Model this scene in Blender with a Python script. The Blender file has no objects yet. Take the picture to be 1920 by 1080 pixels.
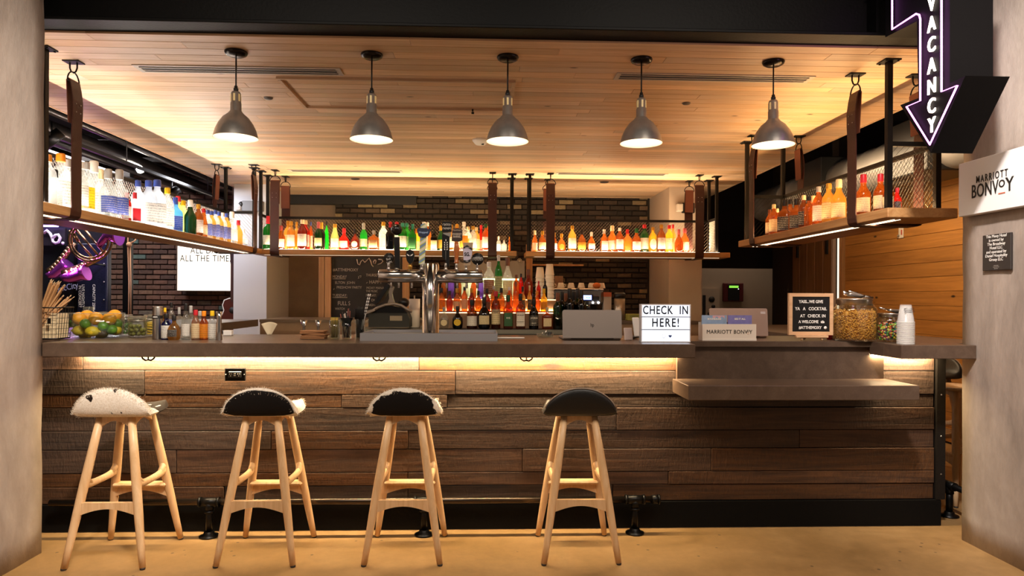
import bpy, bmesh, math, random
from mathutils import Vector, Matrix, Euler
R = random.Random(7)
PI = math.pi
scene = bpy.context.scene
COL = scene.collection
# ------------------------------------------------------------------ camera
CF, CTH, CRO, CHC, CPY = 1280.0, math.radians(2.15), .005, 1.31, 558.3
_c, _s = math.cos(CTH), math.sin(CTH)
_cr, _sr = math.cos(CRO), math.sin(CRO)
cd = bpy.data.cameras.new('camera'); cam = bpy.data.objects.new('camera', cd); COL.objects.link(cam)
rt = Vector((_c, -_s, 0)); up = Vector((0, 0, 1)); fw = Vector((_s, _c, 0))
rc = rt * _cr + up * _sr; uc = up * _cr - rt * _sr
cam.matrix_world = Matrix(((rc.x, uc.x, -fw.x, 0), (rc.y, uc.y, -fw.y, 0), (rc.z, uc.z, -fw.z, CHC), (0, 0, 0, 1)))
cd.sensor_width = 36; cd.lens = 36 * CF / 1920; cd.shift_y = (CPY - 540) / 1920; cd.clip_start = .05
scene.camera = cam
# ------------------------------------------------------------------ world, exposure
w = bpy.data.worlds.new('world'); scene.world = w; w.use_nodes = True
w.node_tree.nodes['Background'].inputs[0].default_value = (1, .84, .68, 1)
w.node_tree.nodes['Background'].inputs[1].default_value = .06
vs = scene.view_settings
vs.view_transform = 'Standard'; vs.look = 'None'; vs.gamma = 1; vs.exposure = 1.0; vs.use_curve_mapping = False
scene.cycles.use_denoising = True
scene.cycles.max_bounces = 7; scene.cycles.diffuse_bounces = 3; scene.cycles.glossy_bounces = 3
scene.cycles.transparent_max_bounces = 16; scene.cycles.sample_clamp_indirect = 4
scene.cycles.caustics_reflective = False; scene.cycles.caustics_refractive = False


def area(name, loc, size, power, col, rot=(0, 0, 0), parent=None, spread=PI):
    l = bpy.data.lights.new(name, 'AREA'); l.shape = 'RECTANGLE'; l.size, l.size_y = size
    l.energy = power; l.color = col; l.spread = spread
    o = bpy.data.objects.new(name, l); COL.objects.link(o); o.location = loc; o.rotation_euler = rot
    if parent: o.parent = parent
    return o


def point(name, loc, power, col, r=.03, parent=None):
    l = bpy.data.lights.new(name, 'POINT'); l.energy = power; l.color = col; l.shadow_soft_size = r
    o = bpy.data.objects.new(name, l); COL.objects.link(o); o.location = loc
    if parent: o.parent = parent
    return o


def spot(name, loc, target, power, col, ang=60, r=.05, blend=.6):
    l = bpy.data.lights.new(name, 'SPOT'); l.energy = power; l.color = col; l.shadow_soft_size = r
    l.spot_size = math.radians(ang); l.spot_blend = blend
    o = bpy.data.objects.new(name, l); COL.objects.link(o); o.location = loc
    d = Vector(target) - Vector(loc); o.rotation_euler = d.to_track_quat('-Z', 'Y').to_euler()
    return o


# lobby ceiling lights behind and above the camera, lights of the neighbouring rooms, an added wash on the cedar wall
NEUT = (1, .86, .72); WARM = (1, .66, .30); WHITE = (1, .93, .84)
area('lobby_light', (-1.1, .9, 3.7), (1.8, 1.2), 44, NEUT)
area('lobby_light', (1.5, 1.2, 3.7), (1.4, 1.2), 38, NEUT)
spot('lobby_spot', (-.3, 1.3, 3.7), (-2.25, 2.95, 1.5), 330, (1, .89, .78), 54, .12, .9)
spot('lobby_spot', (.9, 1.4, 3.7), (2.6, 2.95, 1.95), 400, (1, .91, .86), 54, .12, .9)
area('room_fill_light', (-5.0, 8.2, 3.1), (1.0, 2.0), 80, (.97, .93, .96))
area('room_fill_light', (-3.5, 8.3, 2.7), (.4, .4), 14, (.9, .93, 1.0))
area('room_fill_light', (4.4, 11.9, 3.2), (1.5, .6), 7, (1, .74, .52))
area('room_fill_light', (3.25, 5.7, 2.45), (.3, 1.6), 14, (1, .72, .42), (0, math.radians(-62), 0))  # unseen wash added to brighten the cedar boards, no fitting modelled


# ------------------------------------------------------------------ pixel -> place helper (calibration of the survey)
def at(px, py, X=None, Y=None, Z=None):
    a = (px - 960) / CF; b = (CPY - py) / CF
    u = a * _cr - b * _sr; v = a * _sr + b * _cr
    dx, dy, dz = _s + u * _c, _c - u * _s, v
    t = Y / dy if Y is not None else ((Z - CHC) / dz if Z is not None else X / dx)
    return Vector((dx * t, dy * t, CHC + dz * t))


# ------------------------------------------------------------------ object helpers
def link(o, parent=None):
    COL.objects.link(o)
    if parent: o.parent = parent
    return o


def thing(name, label, cat, loc=(0, 0, 0), rz=0, group=None):
    o = bpy.data.objects.new(name, None); o.empty_display_size = .05
    link(o); o.location = loc; o.rotation_euler = (0, 0, rz)
    return tag(o, label, cat, group)


def tag(o, label, cat, group=None):
    o['label'] = label; o['category'] = cat
    if group: o['group'] = group
    return o


def struct(o, label=None):
    o['kind'] = 'structure'
    if label: o['label'] = label
    return o


class G:
    """collects geometry for one mesh"""
    def __init__(s): s.v = []; s.f = []; s.sm = []

    def add(s, vs, fs, sm=False):
        n = len(s.v); s.v += [tuple(p) for p in vs]; s.f += [tuple(i + n for i in f) for f in fs]; s.sm += [sm] * len(fs)
        return s

    def box(s, a, b):
        x0, y0, z0 = a; x1, y1, z1 = b
        return s.add([(x0, y0, z0), (x1, y0, z0), (x1, y1, z0), (x0, y1, z0), (x0, y0, z1), (x1, y0, z1), (x1, y1, z1), (x0, y1, z1)],
                     [(0, 3, 2, 1), (4, 5, 6, 7), (0, 1, 5, 4), (1, 2, 6, 5), (2, 3, 7, 6), (3, 0, 4, 7)])

    def frame(s, x0, x1, z0, z1, t, y0, y1, flat=False):
        """rectangular frame of four butt-jointed bars; upright, or lying flat"""
        for a, b in (((x0, z0), (x1, z0 + t)), ((x0, z1 - t), (x1, z1)), ((x0, z0 + t), (x0 + t, z1 - t)), ((x1 - t, z0 + t), (x1, z1 - t))):
            if flat: s.box((a[0], a[1], y0), (b[0], b[1], y1))
            else: s.box((a[0], y0, a[1]), (b[0], y1, b[1]))
        return s

    def cbox(s, c, d):
        return s.box([c[i] - d[i] / 2 for i in range(3)], [c[i] + d[i] / 2 for i in range(3)])

    def bbox(s, c, d, b=.004):
        """box with chamfered edges"""
        h = [q / 2 for q in d]; b = min(b, min(h) * .9); vs = []
        for sx in (-1, 1):
            for sy in (-1, 1):
                for sz in (-1, 1):
                    for k in range(3):
                        p = [sx * h[0], sy * h[1], sz * h[2]]
                        for j in range(3):
                            if j != k: p[j] -= math.copysign(b, p[j])
                        vs.append(tuple(c[i] + p[i] for i in range(3)))
        bm = bmesh.new(); [bm.verts.new(v) for v in vs]; bm.verts.ensure_lookup_table()
        bmesh.ops.convex_hull(bm, input=bm.verts[:]); bmesh.ops.recalc_face_normals(bm, faces=bm.faces[:])
        bm.verts.index_update()
        s.add([v.co[:] for v in bm.verts], [[v.index for v in f.verts] for f in bm.faces]); bm.free()
        return s

    def lathe(s, prof, c=(0, 0, 0), n=20, cap=True, ex=2.0, sm=True, sy=1.0, a0=0, a1=2 * PI):
        """prof: (r, z) pairs; ex: superellipse exponent"""
        full = abs(a1 - a0 - 2 * PI) < 1e-6
        m = n if full else n + 1; vs = []
        for r, z in prof:
            for k in range(m):
                a = a0 + (a1 - a0) * k / n; ca, sa = math.cos(a), math.sin(a)
                q = (abs(ca) ** ex + abs(sa) ** ex) ** (-1 / ex)
                vs.append((c[0] + r * q * ca, c[1] + r * q * sa * sy, c[2] + z))
        fs = []
        for i in range(len(prof) - 1):
            for k in range(n):
                k2 = (k + 1) % m
                fs.append((i * m + k, i * m + k2, (i + 1) * m + k2, (i + 1) * m + k))
        s.add(vs, fs, sm)
        if cap and full:
            b = len(s.v) - len(vs); e = b + (len(prof) - 1) * m
            if prof[0][0] > 1e-5: s.f.append(tuple(b + k for k in reversed(range(m)))); s.sm.append(False)
            if prof[-1][0] > 1e-5: s.f.append(tuple(e + k for k in range(m))); s.sm.append(False)
        return s

    def tube(s, pts, r, n=8, closed=False, sm=True, ry=None):
        """tube along points; r a number or one per point"""
        P = [Vector(p) for p in pts]; N = len(P)
        rr = r if isinstance(r, (list, tuple)) else [r] * N
        vs = []; ref = None
        for i in range(N):
            if closed: t = P[(i + 1) % N] - P[i - 1]
            else: t = P[min(i + 1, N - 1)] - P[max(i - 1, 0)]
            t.normalize()
            if ref is None:
                ref = Vector((0, 0, 1)) if abs(t.z) < .9 else Vector((0, 1, 0))
                ref = (ref - t * ref.dot(t)).normalized()
            else:
                q = ref - t * ref.dot(t)
                ref = q.normalized() if q.length > 1e-6 else ref
            b = t.cross(ref)
            for k in range(n):
                a = 2 * PI * k / n
                vs.append(P[i] + ref * (math.cos(a) * rr[i]) + b * (math.sin(a) * (rr[i] if ry is None else ry)))
        fs = []
        for i in range(N if closed else N - 1):
            j = (i + 1) % N
            for k in range(n):
                k2 = (k + 1) % n; fs.append((i * n + k, i * n + k2, j * n + k2, j * n + k))
        s.add(vs, fs, sm)
        if not closed:
            b = len(s.v) - len(vs); e = b + (N - 1) * n
            s.f += [tuple(b + k for k in reversed(range(n))), tuple(e + k for k in range(n))]; s.sm += [False, False]
        return s

    def prism(s, poly, d0, d1, ax='y', sm=False):
        """poly in 2-D extruded along an axis: y -> (x,z), x -> (y,z), z -> (x,y)"""
        m = {'y': lambda p, d: (p[0], d, p[1]), 'x': lambda p, d: (d, p[0], p[1]), 'z': lambda p, d: (p[0], p[1], d)}[ax]
        n = len(poly); vs = [m(p, d0) for p in poly] + [m(p, d1) for p in poly]
        fs = [tuple(range(n)), tuple(reversed(range(n, 2 * n)))]
        s.add(vs, fs); s.sm[-1] = False
        b = len(s.v) - 2 * n
        for k in range(n):
            k2 = (k + 1) % n; s.f.append((b + k, b + n + k, b + n + k2, b + k2)); s.sm.append(sm)
        return s

    def ball(s, c, r, n=14, sq=(1, 1, 1)):
        vs = [];
        for i in range(n // 2 + 1):
            t = PI * i / (n // 2)
            for k in range(n):
                a = 2 * PI * k / n
                vs.append((c[0] + r * sq[0] * math.sin(t) * math.cos(a), c[1] + r * sq[1] * math.sin(t) * math.sin(a), c[2] - r * sq[2] * math.cos(t)))
        fs = [(i * n + k, i * n + (k + 1) % n, (i + 1) * n + (k + 1) % n, (i + 1) * n + k) for i in range(n // 2) for k in range(n)]
        return s.add(vs, fs, True)

    def sheet(s, fn, nu, nv, sm=True):
        vs = [fn(i / nu, j / nv) for j in range(nv + 1) for i in range(nu + 1)]
        fs = [(j * (nu + 1) + i, j * (nu + 1) + i + 1, (j + 1) * (nu + 1) + i + 1, (j + 1) * (nu + 1) + i) for j in range(nv) for i in range(nu)]
        return s.add(vs, fs, sm)

    def mesh(s, name):
        me = bpy.data.meshes.new(name); me.from_pydata(s.v, [], s.f)
        me.polygons.foreach_set('use_smooth', s.sm)
        bm = bmesh.new(); bm.from_mesh(me); bmesh.ops.remove_doubles(bm, verts=bm.verts[:], dist=1e-6)
        bmesh.ops.recalc_face_normals(bm, faces=bm.faces[:]); bm.to_mesh(me); bm.free()
        return me

    def obj(s, name, mat, parent=None, loc=None, rot=None, kind=None):
        o = bpy.data.objects.new(name, s.mesh(name)); o.data.materials.append(mat)
        link(o, parent)
        if loc is not None: o.location = loc
        if rot is not None: o.rotation_euler = rot
        if kind: o['kind'] = kind
        return o


def inst(name, me, mat=None, parent=None, loc=(0, 0, 0), rot=(0, 0, 0), sc=(1, 1, 1)):
    """an object on shared mesh data with its own material"""
    o = bpy.data.objects.new(name, me); link(o, parent)
    o.location = loc; o.rotation_euler = rot; o.scale = sc
    if mat:
        if not me.materials: me.materials.append(None)
        o.material_slots[0].link = 'OBJECT'; o.material_slots[0].material = mat
    return o


def copy_tree(o, parent=None):
    c = o.copy(); COL.objects.link(c); c.parent = parent
    for ch in o.children: copy_tree(ch, c)
    return c


FACE = (PI / 2, 0, 0)      # text that faces the camera side (-Y)
_tc = {}


def text(body, size, loc, mat, parent, rot=FACE, name='lettering', ext=.0008, xs=1.0, fit=None, bold=0, align='CENTER', space=1.0, line=1.0):
    key = (body, size, ext, bold, align, space, line)
    if key not in _tc:
        cu = bpy.data.curves.new('t', 'FONT'); cu.body = body; cu.size = size; cu.extrude = ext; cu.offset = bold
        cu.align_x = align; cu.align_y = 'CENTER'; cu.space_character = space; cu.space_line = line; cu.resolution_u = 3
        ob = bpy.data.objects.new('t', cu); _tc[key] = bpy.data.meshes.new_from_object(ob)
        bpy.data.objects.remove(ob); bpy.data.curves.remove(cu)
    if fit: xv = [v.co.x for v in _tc[key].vertices]; xs = fit / (max(xv) - min(xv))
    return inst(name, _tc[key], mat, parent, loc, rot, (xs, 1, 1))


# ------------------------------------------------------------------ materials
def lin(h):
    h = h.lstrip('#'); r = [int(h[i:i + 2], 16) / 255 for i in (0, 2, 4)]
    return tuple(q / 12.92 if q < .04045 else ((q + .055) / 1.055) ** 2.4 for q in r) + (1,)


_mats = {}


def newmat(name):
    m = bpy.data.materials.new(name); m.use_nodes = True
    nt = m.node_tree; return m, nt, nt.nodes['Principled BSDF'], nt.nodes['Material Output']


def nd(nt, t, ins=None, **kw):
    n = nt.nodes.new(t)
    for k, v in kw.items(): setattr(n, k, v)
    for k, v in (ins or {}).items():
        if isinstance(v, bpy.types.NodeSocket): nt.links.new(v, n.inputs[k])
        else: n.inputs[k].default_value = v
    return n


def ramp(nt, fac, stops):
    n = nt.nodes.new('ShaderNodeValToRGB'); nt.links.new(fac, n.inputs[0]); e = n.color_ramp.elements
    while len(e) < len(stops): e.new(.5)
    for q, (p, c) in zip(e, stops): q.position = p; q.color = c if not isinstance(c, str) else lin(c)
    return n.outputs[0]


def pm(hexc, rough=.5, metal=0, bump=0, bscale=60, var=0, spec=.5, coat=0, vscale=8):
    key = ('pm', hexc, rough, metal, bump, bscale, var, spec, coat, vscale)
    if key in _mats: return _mats[key]
    m, nt, b, out = newmat('mat_' + hexc.strip('#')); _mats[key] = m
    b.inputs['Base Color'].default_value = lin(hexc); b.inputs['Roughness'].default_value = rough
    b.inputs['Metallic'].default_value = metal; b.inputs['Specular IOR Level'].default_value = spec
    b.inputs['Coat Weight'].default_value = coat; b.inputs['Coat Roughness'].default_value = .08
    if var or bump:
        tc = nd(nt, 'ShaderNodeTexCoord')
        if var:
            no = nd(nt, 'ShaderNodeTexNoise', {'Vector': tc.outputs['Object'], 'Scale': vscale, 'Detail': 5, 'Roughness': .6})
            c = lin(hexc)
            nt.links.new(ramp(nt, no.outputs[0], [(.3, tuple(q * (1 - var) for q in c[:3]) + (1,)), (.7, tuple(min(1, q * (1 + var)) for q in c[:3]) + (1,))]), b.inputs['Base Color'])
        if bump:
            nb = nd(nt, 'ShaderNodeTexNoise', {'Vector': tc.outputs['Object'], 'Scale': bscale, 'Detail': 4})
            bp = nd(nt, 'ShaderNodeBump', {'Height': nb.outputs[0], 'Strength': bump, 'Distance': .01})
            nt.links.new(bp.outputs[0], b.inputs['Normal'])
    return m


def em(hexc, st):
    key = ('em', hexc, st)
    if key in _mats: return _mats[key]
    m, nt, b, out = newmat('light_' + hexc.strip('#')); _mats[key] = m
    b.inputs['Base Color'].default_value = lin(hexc); b.inputs['Emission Color'].default_value = lin(hexc)
    b.inputs['Emission Strength'].default_value = st
    return m


def glass(hexc, transl=.5, gloss=1.0, rough=.03):
    """thin tinted glass filled with drink: lets light through, glows when lit from behind"""
    key = ('gl', hexc, transl, gloss, rough)
    if key in _mats: return _mats[key]
    m, nt, b, out = newmat('glass_' + hexc.strip('#')); _mats[key] = m
    c = lin(hexc)
    tr = nd(nt, 'ShaderNodeBsdfTransparent', {'Color': c}); tl = nd(nt, 'ShaderNodeBsdfTranslucent', {'Color': c})
    mx = nd(nt, 'ShaderNodeMixShader', {0: transl, 1: tr.outputs[0], 2: tl.outputs[0]})
    gl = nd(nt, 'ShaderNodeBsdfGlossy', {'Color': (1, 1, 1, 1), 'Roughness': rough})
    lw = nd(nt, 'ShaderNodeLayerWeight', {'Blend': .5})
    pw = nd(nt, 'ShaderNodeMath', {0: lw.outputs['Facing'], 1: 4.0}, operation='POWER')
    fr = nd(nt, 'ShaderNodeMath', {0: pw.outputs[0], 1: .55, 2: .04}, operation='MULTIPLY_ADD')
    ml = nd(nt, 'ShaderNodeMath', {0: fr.outputs[0], 1: gloss}, operation='MULTIPLY')
    m2 = nd(nt, 'ShaderNodeMixShader', {0: ml.outputs[0], 1: mx.outputs[0], 2: gl.outputs[0]})
    nt.links.new(m2.outputs[0], out.inputs[0]); nt.nodes.remove(b)
    return m


def wood(name, c1, c2, grain=(1.2, 22, 22), rough=.5, rnd=.25, bump=.15, knots=0, saw=0, dist=1.5, hue=.0):
    """planks running along the first axis that has the small scale; every plank differs by its own random number"""
    m, nt, b, out = newmat(name)
    ge = nd(nt, 'ShaderNodeNewGeometry'); oi = nd(nt, 'ShaderNodeObjectInfo')
    off = nd(nt, 'ShaderNodeVectorMath', {0: oi.outputs['Random'], 1: (37.0, 91.0, 53.0)}, operation='MULTIPLY')
    ad = nd(nt, 'ShaderNodeVectorMath', {0: ge.outputs['Position'], 1: off.outputs[0]}, operation='ADD')
    mp = nd(nt, 'ShaderNodeMapping', {'Vector': ad.outputs[0], 'Scale': grain})
    n1 = nd(nt, 'ShaderNodeTexNoise', {'Vector': mp.outputs[0], 'Scale': 1.0, 'Detail': 7, 'Roughness': .62, 'Distortion': dist})
    col = ramp(nt, n1.outputs[0], [(.28, c1), (.72, c2)])
    mr = nd(nt, 'ShaderNodeMapRange', {'Value': oi.outputs['Random'], 'To Min': 1 - rnd, 'To Max': 1 + rnd})
    hs = nd(nt, 'ShaderNodeHueSaturation', {'Color': col, 'Value': mr.outputs[0]})
    if hue:
        w2 = nd(nt, 'ShaderNodeMath', {0: oi.outputs['Random'], 1: 17.0}, operation='MULTIPLY')
        fr = nd(nt, 'ShaderNodeMath', {0: w2.outputs[0]}, operation='FRACT')
        hr = nd(nt, 'ShaderNodeMapRange', {'Value': fr.outputs[0], 'To Min': 1 - hue, 'To Max': 1 + hue})
        nt.links.new(hr.outputs[0], hs.inputs['Saturation'])
    cur = hs.outputs[0]; h = n1.outputs[0]
    if knots:
        mk = nd(nt, 'ShaderNodeMapping', {'Vector': ad.outputs[0], 'Scale': tuple(knots * (.55 if g < 3 else 1.4) for g in grain)})
        vo = nd(nt, 'ShaderNodeTexVoronoi', {'Vector': mk.outputs[0], 'Scale': 1.0, 'Randomness': 1})
        kf = ramp(nt, vo.outputs['Distance'], [(.03, (1, 1, 1, 1)), (.065, (0, 0, 0, 1))])
        kc = nd(nt, 'ShaderNodeMix', {0: kf, 6: cur, 7: (.03, .014, .006, 1)}, data_type='RGBA'); cur = kc.outputs[2]
    if saw:
        ms = nd(nt, 'ShaderNodeMapping', {'Vector': ad.outputs[0], 'Scale': (90, 90, 26), 'Rotation': (0, .2, 0)})
        ns = nd(nt, 'ShaderNodeTexNoise', {'Vector': ms.outputs[0], 'Scale': 1.0, 'Detail': 3, 'Distortion': .4})
        np_ = nd(nt, 'ShaderNodeTexNoise', {'Vector': ad.outputs[0], 'Scale': 2.6, 'Detail': 4})
        pf = ramp(nt, np_.outputs[0], [(.42, (0, 0, 0, 1)), (.66, (1, 1, 1, 1))])
        sf = ramp(nt, ns.outputs[0], [(.42, (0, 0, 0, 1)), (.6, (1, 1, 1, 1))])
        mu = nd(nt, 'ShaderNodeMath', {0: pf, 1: sf}, operation='MULTIPLY')
        mu2 = nd(nt, 'ShaderNodeMath', {0: mu.outputs[0], 1: saw}, operation='MULTIPLY')
        dk = nd(nt, 'ShaderNodeMix', {0: mu2.outputs[0], 6: cur, 7: (.012, .009, .007, 1)}, data_type='RGBA'); cur = dk.outputs[2]
        ha = nd(nt, 'ShaderNodeMath', {0: h, 1: ns.outputs[0]}, operation='ADD'); h = ha.outputs[0]
    nt.links.new(cur, b.inputs['Base Color']); b.inputs['Roughness'].default_value = rough
    if bump:
        bp = nd(nt, 'ShaderNodeBump', {'Height': h, 'Strength': bump, 'Distance': .01}); nt.links.new(bp.outputs[0], b.inputs['Normal'])
    return m


def mottled(name, c1, c2, c3, sc=.8, rough=.5, bump=.1, stretch=(1, 1, 1), spots=0, rv=.12):
    m, nt, b, out = newmat(name)
    ge = nd(nt, 'ShaderNodeNewGeometry')
    mp = nd(nt, 'ShaderNodeMapping', {'Vector': ge.outputs['Position'], 'Scale': stretch})
    n1 = nd(nt, 'ShaderNodeTexNoise', {'Vector': mp.outputs[0], 'Scale': sc, 'Detail': 8, 'Roughness': .66, 'Distortion': .6})
    n2 = nd(nt, 'ShaderNodeTexNoise', {'Vector': mp.outputs[0], 'Scale': sc * 9, 'Detail': 6, 'Roughness': .7})
    ca = ramp(nt, n1.outputs[0], [(.3, c1), (.52, c2), (.72, c3)])
    cb = ramp(nt, n2.outputs[0], [(.35, (.78, .78, .78, 1)), (.65, (1.0, 1.0, 1.0, 1))])
    mx = nd(nt, 'ShaderNodeMix', {0: .75, 6: ca, 7: cb}, data_type='RGBA', blend_type='MULTIPLY'); cur = mx.outputs[2]
    if spots:
        vo = nd(nt, 'ShaderNodeTexVoronoi', {'Vector': ge.outputs['Position'], 'Scale': spots})
        kf = ramp(nt, vo.outputs['Distance'], [(.05, (1, 1, 1, 1)), (.09, (0, 0, 0, 1))])
        kc = nd(nt, 'ShaderNodeMix', {0: kf, 6: cur, 7: (.10, .06, .03, 1)}, data_type='RGBA'); cur = kc.outputs[2]
    nt.links.new(cur, b.inputs['Base Color'])
    rr = nd(nt, 'ShaderNodeMapRange', {'Value': n1.outputs[0], 'To Min': rough - rv, 'To Max': rough + rv}); nt.links.new(rr.outputs[0], b.inputs['Roughness'])
    bp = nd(nt, 'ShaderNodeBump', {'Height': n2.outputs[0], 'Strength': bump, 'Distance': .01}); nt.links.new(bp.outputs[0], b.inputs['Normal'])
    return m


def printed(hexc, ink, scale=1.0):
    """paper label with rows of illegibly small print (flat print)"""
    key = ('pr', hexc, ink, scale)
    if key in _mats: return _mats[key]
    m, nt, b, out = newmat('label_' + hexc.strip('#')); _mats[key] = m
    tc = nd(nt, 'ShaderNodeTexCoord')
    mp = nd(nt, 'ShaderNodeMapping', {'Vector': tc.outputs['Generated'], 'Scale': (15 * scale, 15 * scale, 12)})
    no = nd(nt, 'ShaderNodeTexNoise', {'Vector': mp.outputs[0], 'Scale': 2.2, 'Detail': 3})
    wv = nd(nt, 'ShaderNodeTexWave', {'Vector': tc.outputs['Generated'], 'Scale': 2.4, 'Distortion': 0}, bands_direction='Z')
    a = ramp(nt, no.outputs[0], [(.5, (0, 0, 0, 1)), (.56, (1, 1, 1, 1))])
    c = ramp(nt, wv.outputs[0], [(.45, (0, 0, 0, 1)), (.55, (1, 1, 1, 1))])
    mu0 = nd(nt, 'ShaderNodeMath', {0: a, 1: c}, operation='MULTIPLY'); mu = nd(nt, 'ShaderNodeMath', {0: mu0.outputs[0], 1: .7}, operation='MULTIPLY')
    mx = nd(nt, 'ShaderNodeMix', {0: mu.outputs[0], 6: lin(hexc), 7: lin(ink)}, data_type='RGBA')
    nt.links.new(mx.outputs[2], b.inputs['Base Color']); b.inputs['Roughness'].default_value = .55
    tl = nd(nt, 'ShaderNodeBsdfTranslucent', {'Color': mx.outputs[2]})      # paper lets some light through
    ms = nd(nt, 'ShaderNodeMixShader', {0: .35, 1: b.outputs[0], 2: tl.outputs[0]}); nt.links.new(ms.outputs[0], out.inputs[0])
    return m


BLACK = pm('#0c0b0b', .5); BLACKM = pm('#141312', .35, .6); STEELD = pm('#1c1916', .42, .7, bump=.1)
CHROME = pm('#c8c4c0', .16, 1); STEEL = pm('#b3aca4', .28, 1); WHITEP = pm('#e6e2dd', .5); CLEAR = glass('#f2f4f2', .12)
INK = pm('#15120f', .6); PAPERW = pm('#efeae2', .6); GALV = pm('#a6a19b', .3, .72, var=.10, vscale=20)
LEATHER = pm('#3c170d', .5, bump=.15, bscale=120, var=.2, vscale=6); LEATHERIN = pm('#6a3a26', .7)
OAK = wood('oak_board', '#a9743f', '#cfa068', (20, 1.3, 20), .5, .12)
OAKX = wood('oak_board_cross', '#a9743f', '#cfa068', (1.3, 20, 20), .5, .12)
ASH = wood('ash_wood', '#c79c6c', '#e0bd92', (26, 26, 2.2), .42, .06, .05)
STONE = mottled('stone_worktop', '#4d3c31', '#574538', '#624f41', 14, .34, .03, rv=.05)
ORD1 = 'zeroth first second third fourth fifth sixth seventh eighth ninth tenth eleventh twelfth thirteenth fourteenth fifteenth sixteenth seventeenth eighteenth nineteenth'.split()


def nth(n):
    if n < 20: return ORD1[n]
    t = {20: 'twent', 30: 'thirt', 40: 'fort'}[n // 10 * 10]
    return t + 'ieth' if n % 10 == 0 else t + 'y-' + ORD1[n % 10]
# ================================================================== the setting
M_FLOOR = mottled('floor_concrete', '#87683f', '#9c7a4f', '#ac8a5e', 1.6, .42, .08, spots=9)
M_CONC = mottled('pillar_concrete', '#7a6d63', '#a39488', '#bcafa4', 1.3, .8, .5, (1, 1, .45))
M_CEIL = wood('ceiling_boards', '#bb9673', '#e0c09e', (1.0, 24, 24), .42, .17, .06, knots=3.4, hue=.12)
M_BARN = wood('reclaimed_boards', '#291a11', '#5b3f2b', (1.6, 26, 26), .62, .34, .35, knots=1.5, saw=.3, hue=.3)
M_CEDAR = wood('cedar_boards', '#8a5a26', '#b57c3a', (20, 1.0, 20), .5, .12, .08, knots=3.2)
M_POSTW = wood('post_wood', '#9a6c40', '#bf9062', (20, 20, 1.2), .5, .1, .06)
M_DARKW = wood('dark_door_wood', '#5a3a1e', '#7c5530', (20, 20, 1.0), .55, .1, .1)

struct(G().box((-9, -2, -.1), (9, 14.5, 0)).obj('floor', M_FLOOR))
struct(G().box((-9, 3.9, 3.45), (9, 14.5, 3.55)).obj('ceiling', pm('#0b0a0b', .8)))
struct(G().box((-9, -2, 3.9), (9, 3.9, 4.0)).obj('ceiling', pm('#15120f', .8)))


def rough_block(name, a, b, mat, n=24, amp=.006, seed=1):
    """concrete pillar with slightly uneven faces"""
    bm = bmesh.new(); bmesh.ops.create_cube(bm, size=1)
    bmesh.ops.subdivide_edges(bm, edges=bm.edges[:], cuts=n, use_grid_fill=True)
    r = random.Random(seed)
    for v in bm.verts:
        v.co = Vector([a[i] + (v.co[i] + .5) * (b[i] - a[i]) for i in range(3)])
        v.co.x += (r.random() - .5) * amp; v.co.y += (r.random() - .5) * amp
    me = bpy.data.meshes.new(name); bm.to_mesh(me); bm.free()
    for p in me.polygons: p.use_smooth = True
    me.materials.append(mat); o = bpy.data.objects.new(name, me); link(o); return struct(o)


rough_block('wall_left', (-3.4, 1.2, -.02), (-2.255, 3.56, 3.9), M_CONC, seed=2)
rough_block('wall_right', (2.6, 1.2, -.02), (3.4, 3.635, 3.9), M_CONC, seed=3)

# wooden ceiling over the bar: every board its own piece
CX0, CX1, CY0, CY1, CZ = -3.32, 3.12, 3.83, 9.69, 2.75
ceil_o = struct(G().box((CX0 + .01, CY0, CZ + .012), (CX1 - .01, CY1, CZ + .09)).obj('ceiling', pm('#2a1c10', .8)), 'timber boarded ceiling panel hung over the bar')
rows = 56; bw = (CY1 - CY0) / rows
HX0, HX1 = at(520, 146, Z=CZ).x, at(967, 150, Z=CZ).x; HY0, HY1 = at(740, 147, Z=CZ).y, at(760, 203, Z=CZ).y
for r_ in range(rows):
    y0 = CY0 + r_ * bw; xs = [CX0]; x = CX0 + R.uniform(.4, 2.6)
    while x < CX1 - .5: xs.append(x); x += R.uniform(1.5, 3.3)
    xs.append(CX1)
    for a, b in zip(xs, xs[1:]):
        G().bbox(((a + b) / 2, y0 + bw / 2, CZ + .0065), (b - a - .0015, bw - .0042, .013), .0016).obj('board', M_CEIL, ceil_o)
for i, (xx, d) in enumerate(((CX0, -.012), (CX1, .012))):
    struct(G().box((min(xx, xx + d), CY0, CZ - .005), (max(xx, xx + d), CY1, CZ + .10)).obj('trim_%d' % (i + 1), M_CEIL))
struct(G().box((CX0, CY1, CZ - .005), (CX1, CY1 + .012, CZ + .10)).obj('trim_3', M_CEIL))

# steel beam in front of the boarded ceiling
bm_t = thing('steel_beam', 'long black steel beam running above the front of the bar', 'beam', (0, 3.76, 2.765)); BEAMC = pm('#020202', .5, 0, bump=.1, spec=.18)
bX0, bX1 = -2.7, 2.75
G().box((bX0, .02, .018), (bX1, .05, .34)).obj('web', BEAMC, bm_t)
G().bbox((0.0, 0.0, .009), (bX1 - bX0, .16, .018), .003).obj('flange', BEAMC, bm_t)
G().bbox((0.0, 0.0, .33), (bX1 - bX0, .16, .018), .003).obj('flange', BEAMC, bm_t)
for k in (1640, 420): pass
G().box((2.14, -.075, .018), (2.155, .02, .32)).obj('stiffener_plate', BEAMC, bm_t)
G().lathe([(.012, 0), (.012, .01), (.006, .018), (0, .018)], n=8).obj('bolt', STEEL, bm_t, (2.139, -.03, .24), (0, -PI / 2, 0))

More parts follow.
